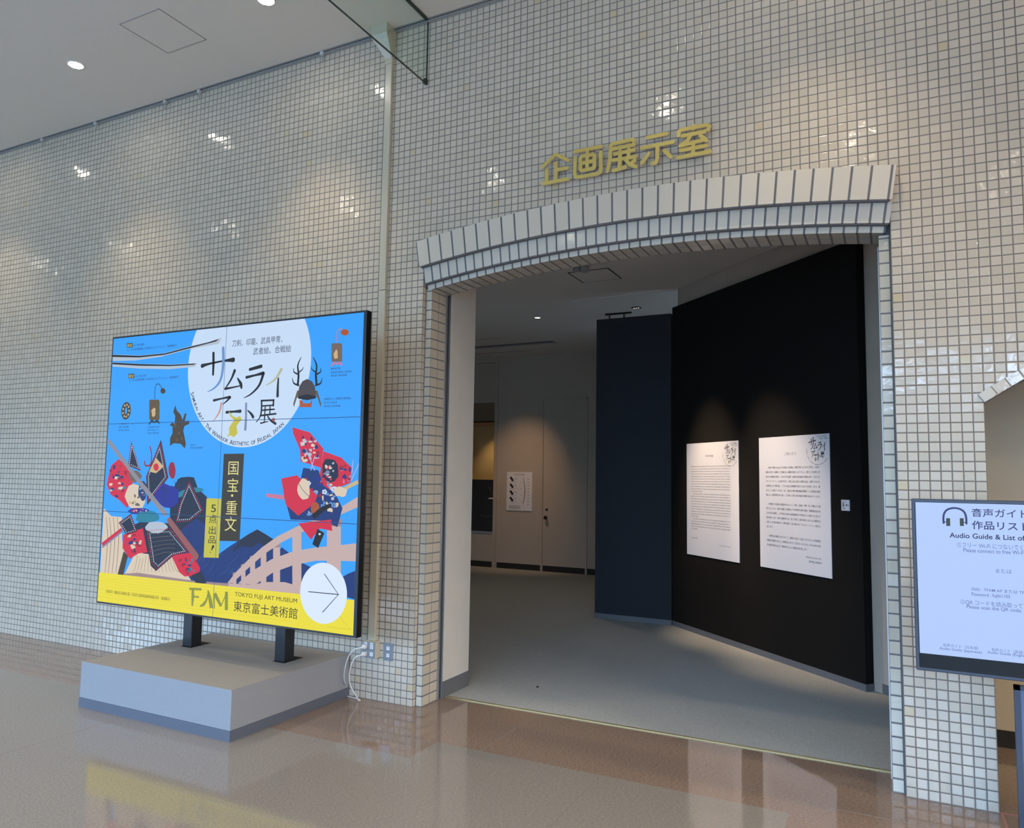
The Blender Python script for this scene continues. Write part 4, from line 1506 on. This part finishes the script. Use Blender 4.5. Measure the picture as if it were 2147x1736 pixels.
def make_downlight():
    t = thing('downlight', (0, 0, CEIL), 'x', 'ceiling light', 'recessed downlights in the lobby ceiling')
    mb = MB()
    mb.lathe((0, 0, CEIL), [(0.068, 0.0), (0.068, -0.004), (0.057, -0.005), (0.057, 0.0)], M_wplast)
    mb.build('trim_ring', t)
    mb = MB()
    mb.lathe((0, 0, CEIL), [(0.0, -0.0025), (0.056, -0.0025)], G_lamp, n=24)
    mb.build('lens', t, recalc=False)
    ld = bpy.data.lights.new('lamp', 'SPOT')
    ld.energy = 100
    ld.color = (1.0, 0.80, 0.54)
    ld.spot_size = math.radians(82)
    ld.spot_blend = 0.75
    ld.shadow_soft_size = 0.045
    lo = bpy.data.objects.new('lamp', ld)
    COL.objects.link(lo)
    lo.parent = t
    lo.location = (0, 0, -0.02)
    return t


dl = make_downlight()
ORD = ['first', 'second', 'third', 'fourth', 'fifth', 'sixth']
spots = [(-6.452, -0.749, 'lit round downlight beside the ceiling hatch, left of it'), (-4.358, -0.703, 'lit round downlight cut by the top edge, right of the ceiling hatch')]
for r, y in enumerate((-0.73, -2.85, -5.0, -7.1)):
    for c in range(5):
        if r == 0 and c < 2:
            continue
        spots.append((-4.35 - c * 2.12, y, 'lobby downlight out of view, %s row from the tiled wall, %s from the cable duct' % (ORD[r], ORD[c])))
for k, (x, y) in enumerate(((-0.75, -0.75), (-2.17, -2.04), (-0.65, -3.55), (0.82, -5.1), (-0.47, -6.9), (2.3, -2.0))):
    spots.append((x, y, 'lobby downlight out of view, right of the glass smoke barrier, %s from the tiled wall' % ORD[k if k < 5 else 5]))
wide = bpy.data.lights.new('lamp', 'SPOT')  # unseen warm fill, added to light surfaces that face right
wide.energy, wide.color = 600, (1.0, 0.86, 0.68)
wide.spot_size, wide.spot_blend = math.radians(165), 0.5
wide.shadow_soft_size = 0.06
for k, x in enumerate((5.8, 7.8, 9.8)):
    for r, y in enumerate((-1.6, -4.4, -7.2)):
        spots.append((x, y, 'added wide-beam fill light out of view at the right, %s column, %s row' % (ORD[k], ORD[r])))
for i, (x, y, lab) in enumerate(spots):
    t = dl if i == 0 else copy_thing(dl, (0, 0, 0))
    t.location = (x, y, CEIL)
    t['label'] = lab or 'lit round downlight in the lobby ceiling outside the picture'
    if x > 3:       # added fill lights swap in the wide beam
        for ch in t.children:
            if ch.type == 'LIGHT':
                ch.data = wide

# ---- gallery: black and navy panels
bp = thing('display_panel', (-1.63, 2.95, 0), 'tall black display panel carrying the two white greeting boards', 'display panel')
PL = (pB - pA).length
mb = MB()
obox(mb, pA, pD, pN, 0, PL, 0, 0.08, 0.055, 3.545, M_black)
mb.build('panel', bp)
mb = MB()
obox(mb, pA, pD, pN, -0.002, PL + 0.003, -0.004, 0.081, 0.0, 0.056, M_base)
mb.build('skirting', bp)
nv = thing('display_panel', (-3.07, 3.9, 0), 'navy display panel without boards, left of the black one', 'display panel')
mb = MB()
mb.box(-3.527, -2.632, 3.866, 3.95, 0.055, 3.482, M_navy)
mb.build('panel', nv)
mb = MB()
mb.box(-3.529, -2.632, 3.862, 3.95, 0.0, 0.056, M_base)
mb.build('skirting', nv)

# ---- greeting boards
def board(label, a0, a1, z0, z1):
    c = pA + pD * ((a0 + a1) / 2) + pN * 0.004
    t = thing('text_board', (c.x, c.y, (z0 + z1) / 2), label, 'sign board', 'white greeting boards on the black panel')
    mb = MB()
    obox(mb, pA, pD, pN, a0, a1, -0.0075, -0.0005, z0, z1, M_paper)
    mb.build('board', t, bevel=0.0006)
    sh = Sheet(pA + pN * 0.0077, pD, (0, 0, 1), pN, 0.0004)
    return t, sh


def logo(sh, x, z, s):
    """small copy of the exhibition title; x, z its centre, s its height"""
    def q(X, Y):
        return (x + (X - 1085) / 560 * s, z - (Y - 640) / 560 * s)
    k = s / 560
    for pts, w in (([(803, 455), (850, 441), (960, 418), (1035, 410)], [15, 8, 6, 17]), ([(887, 360), (887, 440), (884, 520)], [11, 11, 9]), ([(960, 322), (960, 450), (940, 560), (895, 620), (842, 650)], [12, 12, 10, 7, 2]),
                   ([(1046, 492), (1020, 555), (980, 618)], [12, 8, 5]), ([(975, 627), (1030, 617), (1090, 604)], [9, 6, 4]), ([(1068, 548), (1092, 590), (1097, 618)], [5, 13, 9]), ([(1160, 482), (1245, 458)], [10, 12]),
                   ([(1135, 541), (1200, 525), (1258, 510)], [10, 7, 12]), ([(1262, 512), (1230, 600), (1170, 665), (1115, 695)], [12, 9, 6, 2]), ([(1396, 482), (1350, 555), (1280, 602)], [11, 8, 2]), ([(1374, 548), (1368, 680)], [8, 11]),
                   ([(890, 714), (950, 700), (1010, 688)], [9, 6, 9]), ([(1012, 692), (985, 720), (955, 745)], [9, 6, 2]), ([(946, 735), (932, 800), (882, 875)], [8, 7, 2]), ([(985, 803), (1088, 795)], [10, 12]),
                   ([(1132, 738), (1131, 840), (1126, 930)], [9, 9, 11]), ([(1145, 790), (1184, 838)], [5, 11])):
        sh.stroke([q(*p) for p in pts], [v * k * 1.25 for v in w], M_ink, 1)
    c = q(1290, 800)
    sh.text('展', c[0], c[1], 150 * k, 175 * k, M_ink, 1, 0.01)
    sh.ell(q(1035, 915), 28 * k, 60 * k, pbr('olive_ink', (140, 142, 60), 0.7), 1.5, 12)
    pts = []
    for i in range(30):
        a = math.radians(178 + i * 5.0)
        pts.append(q(1120 + 420 * math.cos(a), 640 - 420 * math.sin(a)))
    for i in range(0, 29):
        if i % 5 != 4:
            sh.stroke([pts[i], pts[i + 1]], 6 * k, M_inksoft, 1, False, False)
    c = q(1260, 300)
    sh.text('刀剣、印籠、武具甲冑、', c[0] + 8 * k, c[1], 380 * k, 42 * k, M_inksoft, 1)
    c = q(1330, 360)
    sh.text('武者絵、合戦絵', c[0], c[1], 300 * k, 42 * k, M_inksoft, 1)


def lines(sh, rows, x0, x1, ztop, pitch, h, per):
    """rows of text; per = full-line length in characters (so short last lines stay short)"""
    z = ztop
    for r in rows:
        if r is None:
            z -= pitch
            continue
        ind = 0.0
        body = r
        if r.startswith('>'):
            ind = (x1 - x0) * 0.045
            body = r[1:]
        full = not r.endswith('|')
        body = body.rstrip('|')
        w = (x1 - x0 - ind) if full else (x1 - x0 - ind) * len(body) / per
        sh.text(body, x0 + ind + w / 2, z, w, h, M_inksoft, 1)
        z -= pitch


EN = ['Weapons and armor, including swords, were not only used in actual combat but were', 'also treasured as symbols of military prestige and family status, becoming objects of',
      'artistic appreciation. Against the backdrop of advanced craftsmanship and the flour-', 'ishing of samurai culture, weapons and armor, particularly swords, evolved in a',
      'uniquely Japanese style, and today they are referred to as “Samurai Art.” The items', 'cherished by samurai and preserved to the present stand in stark contrast to everyday',
      'objects that have been consumed and lost over time. Each piece reflects the samurai’s', 'aesthetic sense and the artisans’ meticulous craftsmanship, making them truly exqui-',
      'site masterpieces. Furthermore, battle and warrior paintings, depicting historical', 'battles and military tales vividly portray the brave figures of samurai warriors clad in',
      'armor and wielding swords.|', '>This special exhibition, “Samurai Art” features swords, sword fittings, armor,', 'helmets, and inro (medicine cases), primarily from our museum’s collection. It',
      'also includes cultural properties such as national treasures and important art objects', 'from the Heian period onward, borrowed from 13 institutions and private collections',
      'across Japan. These items showcase the image of samurai as depicted in folding', 'screens and ukiyo-e prints of battle scenes from the Edo period onward. In the final',
      'chapter of the exhibition, we display Japanese swords crafted by master swordsmiths', 'designated as Living National Treasures, who have carried forward the aesthetic loved',
      'by samurai into the modern era, highlighting the enduring allure of “Samurai Art”', 'across the ages.|', '>We extend our deepest gratitude to the institutions and collectors who have',
      'graciously lent their invaluable works for this exhibition. We also wish to express our', 'heartfelt appreciation to master swordsmiths Mr. Sadatoshi Gassan and Mr. Sadanobu',
      'Gassan and all those involved for their tremendous cooperation in making this exhibi-', 'tion possible.|']
JA = ['>刀剣や甲冑をはじめとする武器・武具類は、実戦で用いられるのと同時に、武威や', '家格を誇示する宝物として珍重され、鑑賞の対象ともなりました。優れた工芸技術と武', '家文化の隆盛を背景に、さまざまな武器・武具は日本独自の発展を遂げ、今日では',
      '「サムライ・アート」とも称されます。現代に伝わる武士の遺愛の品は、消費され失われ', 'た実用品とは一線を画し、いずれも武士の美意識や匠のこだわりを反映しており、贅', 'を尽くした逸品といえます。また、歴史上の戦や軍記物語を題材とした合戦絵や武者',
      '絵には、武具甲冑を身に纏い、刀を取って戦う侍の勇姿が克明に描かれています。', None, '>本展覧会では当館の収蔵品を中心にして、刀剣、刀装具、甲冑、兜、印籠などを展', '覧するとともに、国内13機関・所蔵家より平安時代以降の国宝・重要美術品を含', 'む名刀剣を借用し、江戸時代以降の合戦図屏風や浮世絵などに描かれた武士の',
      '姿を紹介します。展示の最終章では、武士が愛した美を現代に伝える人間国宝の', '刀匠による刀剣が集結され、時代を超えて受け継がれた「サムライ・アート」の魅力に', '迫ります。|', None, '>本展覧会の開催にあたりまして、貴重な作品をご出品いただきました所蔵機関、', '所蔵家の皆様をはじめ、本展覧会に多大なご協力をいただきました月山貞利刀匠、',
      '月山貞伸刀匠をはじめ、関係各位に心より感謝の意を表します。|']
t, sh = board('left white board headed Greetings, with English text', 0.290, 1.180, 0.808, 1.984)
sh.text('Greetings', 0.705, 1.845, 0.135, 0.030, M_inksoft, 1)
logo(sh, 1.045, 1.860, 0.165)
lines(sh, EN, 0.378, 1.048, 1.738, 0.0262, 0.0135, 86)
sh.text('October 2024', 0.435, 0.990, 0.105, 0.012, M_inksoft, 1)
sh.text('Tokyo Fuji Art Museum', 0.955, 0.945, 0.19, 0.013, M_inksoft, 1)
sh.build('lettering', t)
t, sh = board('right white board headed ごあいさつ, with Japanese text', 1.486, 2.371, 0.810, 1.993)
sh.text('ごあいさつ', 1.905, 1.838, 0.145, 0.027, M_inksoft, 1)
logo(sh, 2.228, 1.868, 0.175)
lines(sh, JA, 1.580, 2.258, 1.716, 0.0410, 0.019, 38)
sh.text('令和6年(2024)10月', 2.165, 0.955, 0.18, 0.017, M_inksoft, 1)
sh.text('東京富士美術館', 2.185, 0.922, 0.145, 0.017, M_inksoft, 1)
sh.build('lettering', t)
c = pA + pD * 2.529
t = thing('number_tag', (c.x, c.y, 1.41), 'small white audio guide tag numbered 1, right of the white boards', 'label')
mb = MB()
obox(mb, pA, pD, pN, 2.486, 2.572, -0.006, -0.0005, 1.366, 1.452, M_paper)
mb.build('card', t)
sh = Sheet(pA + pN * 0.0063, pD, (0, 0, 1), pN, 0.0003)
for a0, a1, b0, b1 in ((2.493, 2.526, 1.378, 1.380), (2.493, 2.526, 1.439, 1.441), (2.493, 2.495, 1.378, 1.441), (2.524, 2.526, 1.378, 1.441)):
    sh.rect(a0, a1, b0, b1, M_ink)
sh.text('1', 2.509, 1.411, 0.010, 0.030, M_ink, 1, 0.03)
sh.rect(2.500, 2.519, 1.431, 1.434, M_inksoft)
sh.rect(2.500, 2.519, 1.385, 1.388, M_inksoft)
sh.poly([(2.534, 1.406), (2.540, 1.406), (2.548, 1.398), (2.548, 1.422), (2.540, 1.414), (2.534, 1.414)], M_ink)
for r in (0.007, 0.012):
    sh.stroke([(2.550 + r * math.cos(a), 1.410 + r * math.sin(a)) for a in (-.8, -.4, 0, .4, .8)], 0.0011, M_ink, 1)
sh.build('lettering', t)

# ---- far wall: sign, door furniture, showcase, lamps
t = thing('exhibit_sign', (-6.31, FY - 0.004, 1.37), 'white chart of sword parts on the far gallery wall', 'sign board')
mb = MB()
mb.box(-6.560, -6.062, FY - 0.014, FY - 0.001, 1.022, 1.702, M_paper)
mb.build('board', t)
sh = Sheet((0, FY - 0.0145, 0), (1, 0, 0), (0, 0, 1), (0, -1, 0), 0.0006)
sh.text('日本刀の名称', -6.31, 1.655, 0.20, 0.030, M_inksoft, 1)
for k, z in enumerate((1.575, 1.455, 1.335, 1.220)):
    sh.stroke([(-6.49, z + 0.035), (-6.435, z - 0.035)], 0.020, M_ink, 1, False, False)
    sh.rect(-6.41, -6.37, z + 0.006, z + 0.014, M_inksoft)
    sh.rect(-6.50, -6.36, z - 0.055, z - 0.052, M_inksoft)
sh.stroke([(-6.235, 1.60), (-6.205, 1.45), (-6.205, 1.30), (-6.235, 1.14)], [0.005, 0.009, 0.010, 0.006], pbr('pale_ink', (150, 140, 130), 0.7), 1)
for k in range(9):
    z = 1.57 - k * 0.055
    sh.rect(-6.150, -6.120, z, z + 0.008, M_inksoft)
    if k % 2:
        sh.rect(-6.290, -6.265, z, z + 0.006, M_inksoft)
for k in range(5):
    sh.rect(-6.51, -6.30 + (0.02 if k % 2 else 0), 1.105 - k * 0.013, 1.109 - k * 0.013, M_inksoft)
sh.build('lettering', t)

M_knob = pbr('dark_bronze', (52, 40, 32), 0.25, metal=0.8)
dr = thing('service_door', (-5.455, FY - 0.003, 0), 'tall flush grey door in the far gallery wall with a round knob', 'door')
mb = MB()
mb.box(-5.853, -5.066, FY - 0.010, FY - 0.0005, 0.102, 2.962, M_greywall)
mb.build('leaf', dr)
mb = MB()
mb.lathe((-5.776, FY - 0.008, 0.922), [(0.014, 0), (0.014, -0.035), (0.030, -0.045), (0.034, -0.062), (0.026, -0.076), (0.0, -0.078)], M_knob, 'y', 18)
mb.build('knob', dr)
mb = MB()
mb.lathe((-5.778, FY - 0.008, 1.060), [(0.020, 0), (0.020, -0.012), (0.012, -0.016), (0.0, -0.016)], M_knob, 'y', 18)
mb.build('lock', dr)

sc_ = thing('wall_showcase', (-7.3, FY + 0.5, 0), 'recessed wall showcase lit warm yellow inside, beyond the left side of the opening', 'showcase')
M_warm = pbr('showcase_lining', (214, 190, 140), 0.8)
mb = MB()
mb.box(-7.75, -6.83, 8.42, 8.46, 0.5, 3.69, M_warm)
mb.box(-7.78, -7.75, FY, 8.46, 0.08, 3.69, M_warm)
mb.box(-6.83, -6.80, FY + 0.12, 8.46, 0.08, 3.69, M_warm)
mb.build('lining', sc_)
mb = MB()
mb.box(-7.75, -6.83, FY + 0.05, 8.42, 2.60, 2.63, M_greywall)
mb.box(-7.75, -6.83, FY + 0.05, FY + 0.08, 2.60, 3.69, M_greywall)
mb.box(-7.75, -6.83, FY + 0.045, FY + 0.05, 2.62, 2.96, pbr('brown_band', (128, 110, 88), 0.8))
mb.build('header', sc_)
mb = MB()
mb.box(-7.75, -6.835, FY + 0.02, 8.42, 0.085, 0.595, M_greywall)
mb.build('base_cabinet', sc_)
mb = MB()
mb.box(-7.75, -6.835, FY + 0.005, FY + 0.04, 0.60, 0.625, M_alu)
mb.build('sill', sc_)
mb = MB()
mb.box(-7.75, -6.835, FY + 0.03, 7.9, 0.63, 1.555, pbr('dark_case_cloth', (30, 27, 24), 0.35))
mb.build('dark_case', sc_)
mb = MB()
mb.tube([(-7.10, FY + 0.02, 0.905), (-6.98, FY + 0.012, 0.888), (-6.85, FY + 0.018, 0.905)], 0.004, M_inksoft, 6)
mb.build('rod', sc_)
ex = thing('exhibit', (-6.89, FY - 0.002, 1.22), 'small pale curved exhibit glinting in the dark lower showcase', 'exhibit')
mb = MB()
mb.tube([(-6.955, FY + 0.018, 1.205), (-6.92, FY + 0.012, 1.222), (-6.845, FY + 0.016, 1.220)], [0.003, 0.014, 0.012], pbr('pale_exhibit', (214, 208, 196), 0.3), 10)
mb.build('body', ex)
mb = MB()
mb.tube([(-6.875, FY + 0.02, 1.27), (-6.90, FY + 0.018, 1.36), (-6.935, FY + 0.02, 1.42)], [0.012, 0.008, 0.014], pbr('dark_glint', (74, 66, 58), 0.3), 8)
mb.build('upper_fitting', ex)
for nm, loc, tgt, e, size, col in (('showcase_lamp', (-7.25, 7.85, 2.56), (-7.2, 8.4, 1.7), 14, 80, (1.0, 0.66, 0.28)),
                                   ('sign_spot', (-5.9, 5.9, GZ - 0.02), (-6.30, FY, 1.30), 120, 50, (1.0, 0.62, 0.32)),
                                   ('gallery_lamp', (-4.707, 4.729, GZ - 0.03), (-4.707, 4.729, 0), 42, 120, (1.0, 0.70, 0.42)),
                                   ('board_spot', (-2.9, 2.6, GZ - 0.03), tuple(pA + pD * 0.78 + Vector((0, 0, 1.30))), 470, 34, (1.0, 0.74, 0.50)),
                                   ('board_spot', (-2.5, 2.1, GZ - 0.03), tuple(pA + pD * 1.80 + Vector((0, 0, 1.20))), 420, 36, (1.0, 0.76, 0.54))):
    ld = bpy.data.lights.new(nm, 'SPOT')
    ld.energy, ld.color = e, col
    ld.spot_size, ld.spot_blend = math.radians(size), 1.0
    ld.shadow_soft_size = 0.04
    lo = bpy.data.objects.new(nm, ld)
    COL.objects.link(lo)
    lo.location = loc
    d = Vector(tgt) - Vector(loc)
    lo.rotation_euler = d.to_track_quat('-Z', 'Y').to_euler()

G_dim = glow('gallery_lamp_lens', (255, 240, 220), 2.2)
gl = thing('gallery_downlight', (-4.707, 4.729, GZ), 'single small lit downlight in the dim gallery ceiling', 'ceiling light')
mb = MB()
mb.lathe((-4.707, 4.729, GZ), [(0.055, 0), (0.055, -0.004), (0.043, -0.005), (0.043, 0)], M_alu)
mb.build('trim_ring', gl)
mb = MB()
mb.lathe((-4.707, 4.729, GZ - 0.002), [(0.0, 0), (0.040, 0)], G_dim, n=20)
mb.build('lens', gl, recalc=False)
gl = thing('gallery_downlight', (-3.295, 4.68, GZ), 'small downlight with three bright points above the navy panel', 'ceiling light')
mb = MB()
mb.lathe((-3.295, 4.68, GZ), [(0.065, 0), (0.065, -0.004), (0.055, -0.005), (0.0, -0.001)], M_slot)
mb.build('trim_ring', gl)
for dx in (-0.03, 0, 0.03):
    mb = MB()
    mb.lathe((-3.295 + dx, 4.68, GZ - 0.006), [(0.0, 0), (0.010, 0)], G_dim, n=10)
    mb.build('lens', gl, recalc=False)

# hatch with a small sensor on the gallery ceiling, just inside the arch
t = thing('gallery_hatch', (-3.24, 3.03, GZ), 'square access hatch with black joints in the gallery ceiling', 'access hatch')
mb = MB()
mb.box(-3.455, -3.025, 2.825, 3.260, GZ - 0.003, GZ, M_darkceil)
mb.build('hatch_panel', t)
mb = MB()
for a in ((-3.465, -3.015, 2.815, 2.825), (-3.465, -3.015, 3.260, 3.264), (-3.468, -3.455, 2.815, 3.264), (-3.025, -3.012, 2.815, 3.264)):
    mb.box(*a, GZ - 0.004, GZ, M_slot)
mb.build('joint', t)
M_cam = pbr('grey_camera_shell', (150, 152, 156), 0.4)
q = on_y(1222, 566, 2.55)
t = thing('ceiling_camera', (q.x, 2.55, q.z), 'small grey round sensor hanging just inside the arch, beside the gallery hatch', 'sensor')
mb = MB()
mb.lathe((q.x + 0.02, 2.55, q.z), [(0.0, -0.032), (0.034, -0.026), (0.046, -0.008), (0.048, 0.018), (0.048, 0.040), (0.0, 0.044)], M_cam, n=20)
mb.build('head', t)
mb = MB()
mb.tube([(q.x + 0.02, 2.55, q.z + 0.04), (q.x + 0.02, 2.55, GZ)], 0.009, M_cam, 8)
mb.lathe((q.x + 0.02, 2.55, GZ), [(0.04, 0), (0.04, -0.012), (0, -0.012)], M_cam, n=16)
mb.build('stem', t)
mb = MB()
mb.box(q.x - 0.10, q.x - 0.03, 2.52, 2.58, q.z - 0.004, q.z + 0.036, M_cam)
mb.tube([(q.x - 0.04, 2.55, q.z + 0.02), (q.x + 0.0, 2.55, q.z + 0.02)], 0.012, M_cam, 8)
mb.build('side_box', t, bevel=0.004)

# track spotlights over the navy panel
t = thing('lighting_track', (-3.6, 4.95, GZ), 'short black lighting track on the gallery ceiling above the navy panel', 'lighting track')
mb = MB()
mb.box(-3.78, -3.42, 4.86, 4.885, GZ - 0.02, GZ, M_slot)
mb.build('rail', t)


def make_spot():
    s = thing('track_spotlight', (0, 0, 0), 'x', 'spotlight', 'track spotlights above the navy panel')
    mb = MB()
    mb.tube([(0, 0, GZ - 0.02), (0, 0, GZ - 0.16)], 0.012, M_frame, 8)
    mb.build('stem', s)
    mb = MB()
    mb.tube([(-0.07, -0.02, GZ - 0.26), (0.0, 0.0, GZ - 0.17), (0.03, 0.01, GZ - 0.13)], [0.045, 0.040, 0.028], M_frame, 14)
    mb.build('head', s)
    mb = MB()
    mb.tube([(0.045, 0, GZ - 0.10), (0.055, 0, GZ - 0.18), (0.02, 0, GZ - 0.24)], 0.004, M_frame, 6)
    mb.build('yoke', s)
    return s


s1 = make_spot()
s1.location = (-3.72, 4.87, 0)
s1['label'] = 'left dark spotlight hanging from the track above the navy panel'
s2 = copy_thing(s1, (-3.52, 4.87, 0))
s2['label'] = 'right dark spotlight hanging from the track above the navy panel'

t = thing('ceiling_vent', (-6.2, 6.48, GZ), 'long dark slotted air vent in the gallery ceiling', 'vent')
mb = MB()
mb.box(-7.6, -5.22, 6.40, 6.56, GZ - 0.004, GZ, M_slot)
mb.build('opening', t)
for y in (6.44, 6.48, 6.52):
    mb = MB()
    mb.box(-7.6, -5.22, y - 0.004, y + 0.004, GZ - 0.010, GZ - 0.004, M_rail)
    mb.build('slat', t)

# ---- audio guide monitor on its stand, right
MY = -0.55
mo = thing('monitor', (0.37, MY, 1.13), 'flat monitor with audio guide instructions, cut by the right edge', 'monitor')
MX0, MX1, MZ0, MZ1 = -0.349, 1.10, 0.752, 1.516
M_bezel = pbr('slate_bezel', (62, 70, 86), 0.4)
mb = MB()
mb.box(MX0, MX1, MY, MY + 0.05, MZ0, MZ1, M_bezel)
mb.build('casing', mo, bevel=0.005)
mb = MB()
mb.box(MX0 + 0.012, MX1 - 0.012, MY - 0.001, MY + 0.001, MZ0 + 0.014, MZ1 - 0.014, pbr('gloss_black', (10, 11, 14), 0.12))
mb.build('glass_front', mo)
G_lav = glow('monitor_pale_blue', (174, 197, 243), 1.0, True)
G_mt = glow('monitor_text', (62, 68, 118))
G_mt2 = glow('monitor_text_light', (104, 118, 176))
G_md = glow('monitor_dark_text', (44, 44, 84))
G_pad = glow('monitor_ear_pad', (66, 76, 78))
m2 = Sheet((0, MY - 0.0012, 0), (1, 0, 0), (0, 0, 1), (0, -1, 0))
m2.rect(MX0 + 0.0155, MX1 - 0.016, 0.829, MZ1 - 0.016, G_lav, 1)
Zm = zm(8.68, 1920, 1040)
Zn = zm(3.498, 1880, 1240)


def mtext(s, z, x0, x1, yc, hh, mat, bold=0.0, slope=0.0):
    """x0..x1 measured on the window; text keeps its full width even past the picture's edge"""
    a, b = m2.px(*z(x0, yc)), m2.px(*z(x1, yc + (x1 - x0) * slope))
    h = m2.px(*z(x0, yc - hh / 2))[1] - m2.px(*z(x0, yc + hh / 2))[1]
    m2.text(s, (a[0] + b[0]) / 2, (a[1] + a[1]) / 2, b[0] - a[0], h, mat, 3, bold)


def mfix(s, z, x0, yc, width, hh, mat, bold=0.0):
    a = m2.px(*z(x0, yc))
    h = m2.px(*z(x0, yc - hh / 2))[1] - m2.px(*z(x0, yc + hh / 2))[1]
    m2.text(s, a[0] + width / 2, a[1], width, h, mat, 3, bold)


def mwidth(z, x0, x1, yc):
    return m2.px(*z(x1, yc))[0] - m2.px(*z(x0, yc))[0]


mfix('音声ガイド', Zm, 1015, 300, mwidth(Zm, 1015, 1800, 300) * 1.30, 155, G_mt, 0.008)
mfix('作品リスト', Zm, 1022, 525, mwidth(Zm, 1022, 1842, 525) * 1.26, 155, G_mt, 0.014)
mfix('Audio Guide & List of Works', Zm, 615, 710, mwidth(Zm, 615, 1890, 710) * 27.2 / 18.9, 92, G_md, 0.012)
mfix('①フリー Wi-Fi につないでください', Zm, 750, 885, mwidth(Zm, 750, 1925, 885) * 1.28, 92, G_mt2)
mfix('Please connect to free Wi-Fi.', Zm, 865, 980, mwidth(Zm, 865, 1965, 980) * 1.03, 72, G_mt2, 0.006)
mfix('または', Zm, 1455, 1360, mwidth(Zm, 1455, 1745, 1360), 76, G_mt2)
mfix('SSID : TFAM AP または TFAM AP2', Zm, 1015, 1690, mwidth(Zm, 1015, 1970, 1690) * 1.30, 62, G_mt2, 0.004)
mfix('Password : fujibi1103', Zn, 550, 22, mwidth(Zn, 550, 830, 22), 32, G_mt2, 0.006)
mfix('②QR コードを読み取ってください', Zn, 468, 75, mwidth(Zn, 468, 934, 75) * 1.32, 38, G_mt2)
mfix('Please scan the QR code.', Zn, 513, 112, mwidth(Zn, 513, 918, 112), 30, G_mt2, 0.006)
mfix('音声ガイド（日本語）', Zn, 340, 392, mwidth(Zn, 340, 600, 392), 24, G_mt2)
mfix('Audio Guide (Japanese)', Zn, 314, 418, mwidth(Zn, 314, 622, 418), 26, G_mt2, 0.006)
mfix('音声ガイド（英語）', Zn, 695, 425, mwidth(Zn, 695, 930, 425), 24, G_mt2)
mfix('Audio Guide (English)', Zn, 665, 447, mwidth(Zn, 665, 934, 447) * 1.1, 26, G_mt2, 0.006)
# headphone drawing
km = 0.00031
pts = [m2.px(*Zm(*p)) for p in ((508, 490), (503, 400), (520, 310), (580, 245), (690, 218), (800, 235), (880, 290), (915, 380), (922, 500))]
m2.stroke(pts, 0.0042, G_mt, 4)
for x in (590, 838):
    q = [m2.px(*Zm(*p)) for p in ((x - 38, 402), (x + 34, 404), (x + 38, 545), (x - 34, 545))]
    m2.poly(q, G_pad, 5)
m2.stroke([m2.px(*Zm(508, 468)), m2.px(*Zm(560, 470))], 0.0018, G_mt, 4, False)
m2.stroke([m2.px(*Zm(870, 480)), m2.px(*Zm(920, 482))], 0.0018, G_mt, 4, False)
m2.build('screen', mo)
mb = MB()
mb.box(0.30, 0.36, MY + 0.05, MY + 0.09, 0.04, 1.2, M_postblack)
mb.build('stand_pole', mo)
mb = MB()
mb.box(0.08, 0.62, MY + 0.02, MY + 0.12, 0.0, 0.05, M_postblack)
mb.box(0.28, 0.38, MY - 0.30, MY + 0.30, 0.0, 0.05, M_postblack)
mb.build('stand_foot', mo)

# framed dark board standing behind the monitor
FBY = -0.20
t = thing('framed_board', (0.5, FBY, 0), 'dark-framed board standing behind the monitor, only its left edge showing', 'board')
e0, e1 = on_y(2126, 1437, FBY), on_y(2140, 1700, FBY)
mb = MB()
mb.box(e0.x, e0.x + 0.024, FBY, FBY + 0.03, 0.0, e0.z, M_bezel)
mb.box(e0.x, e0.x + 0.8, FBY, FBY + 0.03, e0.z - 0.02, e0.z, M_bezel)
mb.box(e0.x + 0.776, e0.x + 0.8, FBY, FBY + 0.03, 0.0, e0.z, M_bezel)
mb.build('frame', t)
mb = MB()
mb.box(e0.x + 0.024, e0.x + 0.776, FBY + 0.005, FBY + 0.025, 0.02, e0.z - 0.02, pbr('blue_grey_glass', (96, 112, 138), 0.15))
mb.build('pane', t)

mb = MB()
mb.lathe((-2.875, 0.888, 0.0), [(0.0, 0.0075), (0.008, 0.0075), (0.012, 0.002)], M_slot, n=12)
o = mb.build('floor_plug')
tag(o, 'tiny black round plug in the grey carpet just inside the opening', 'plug')
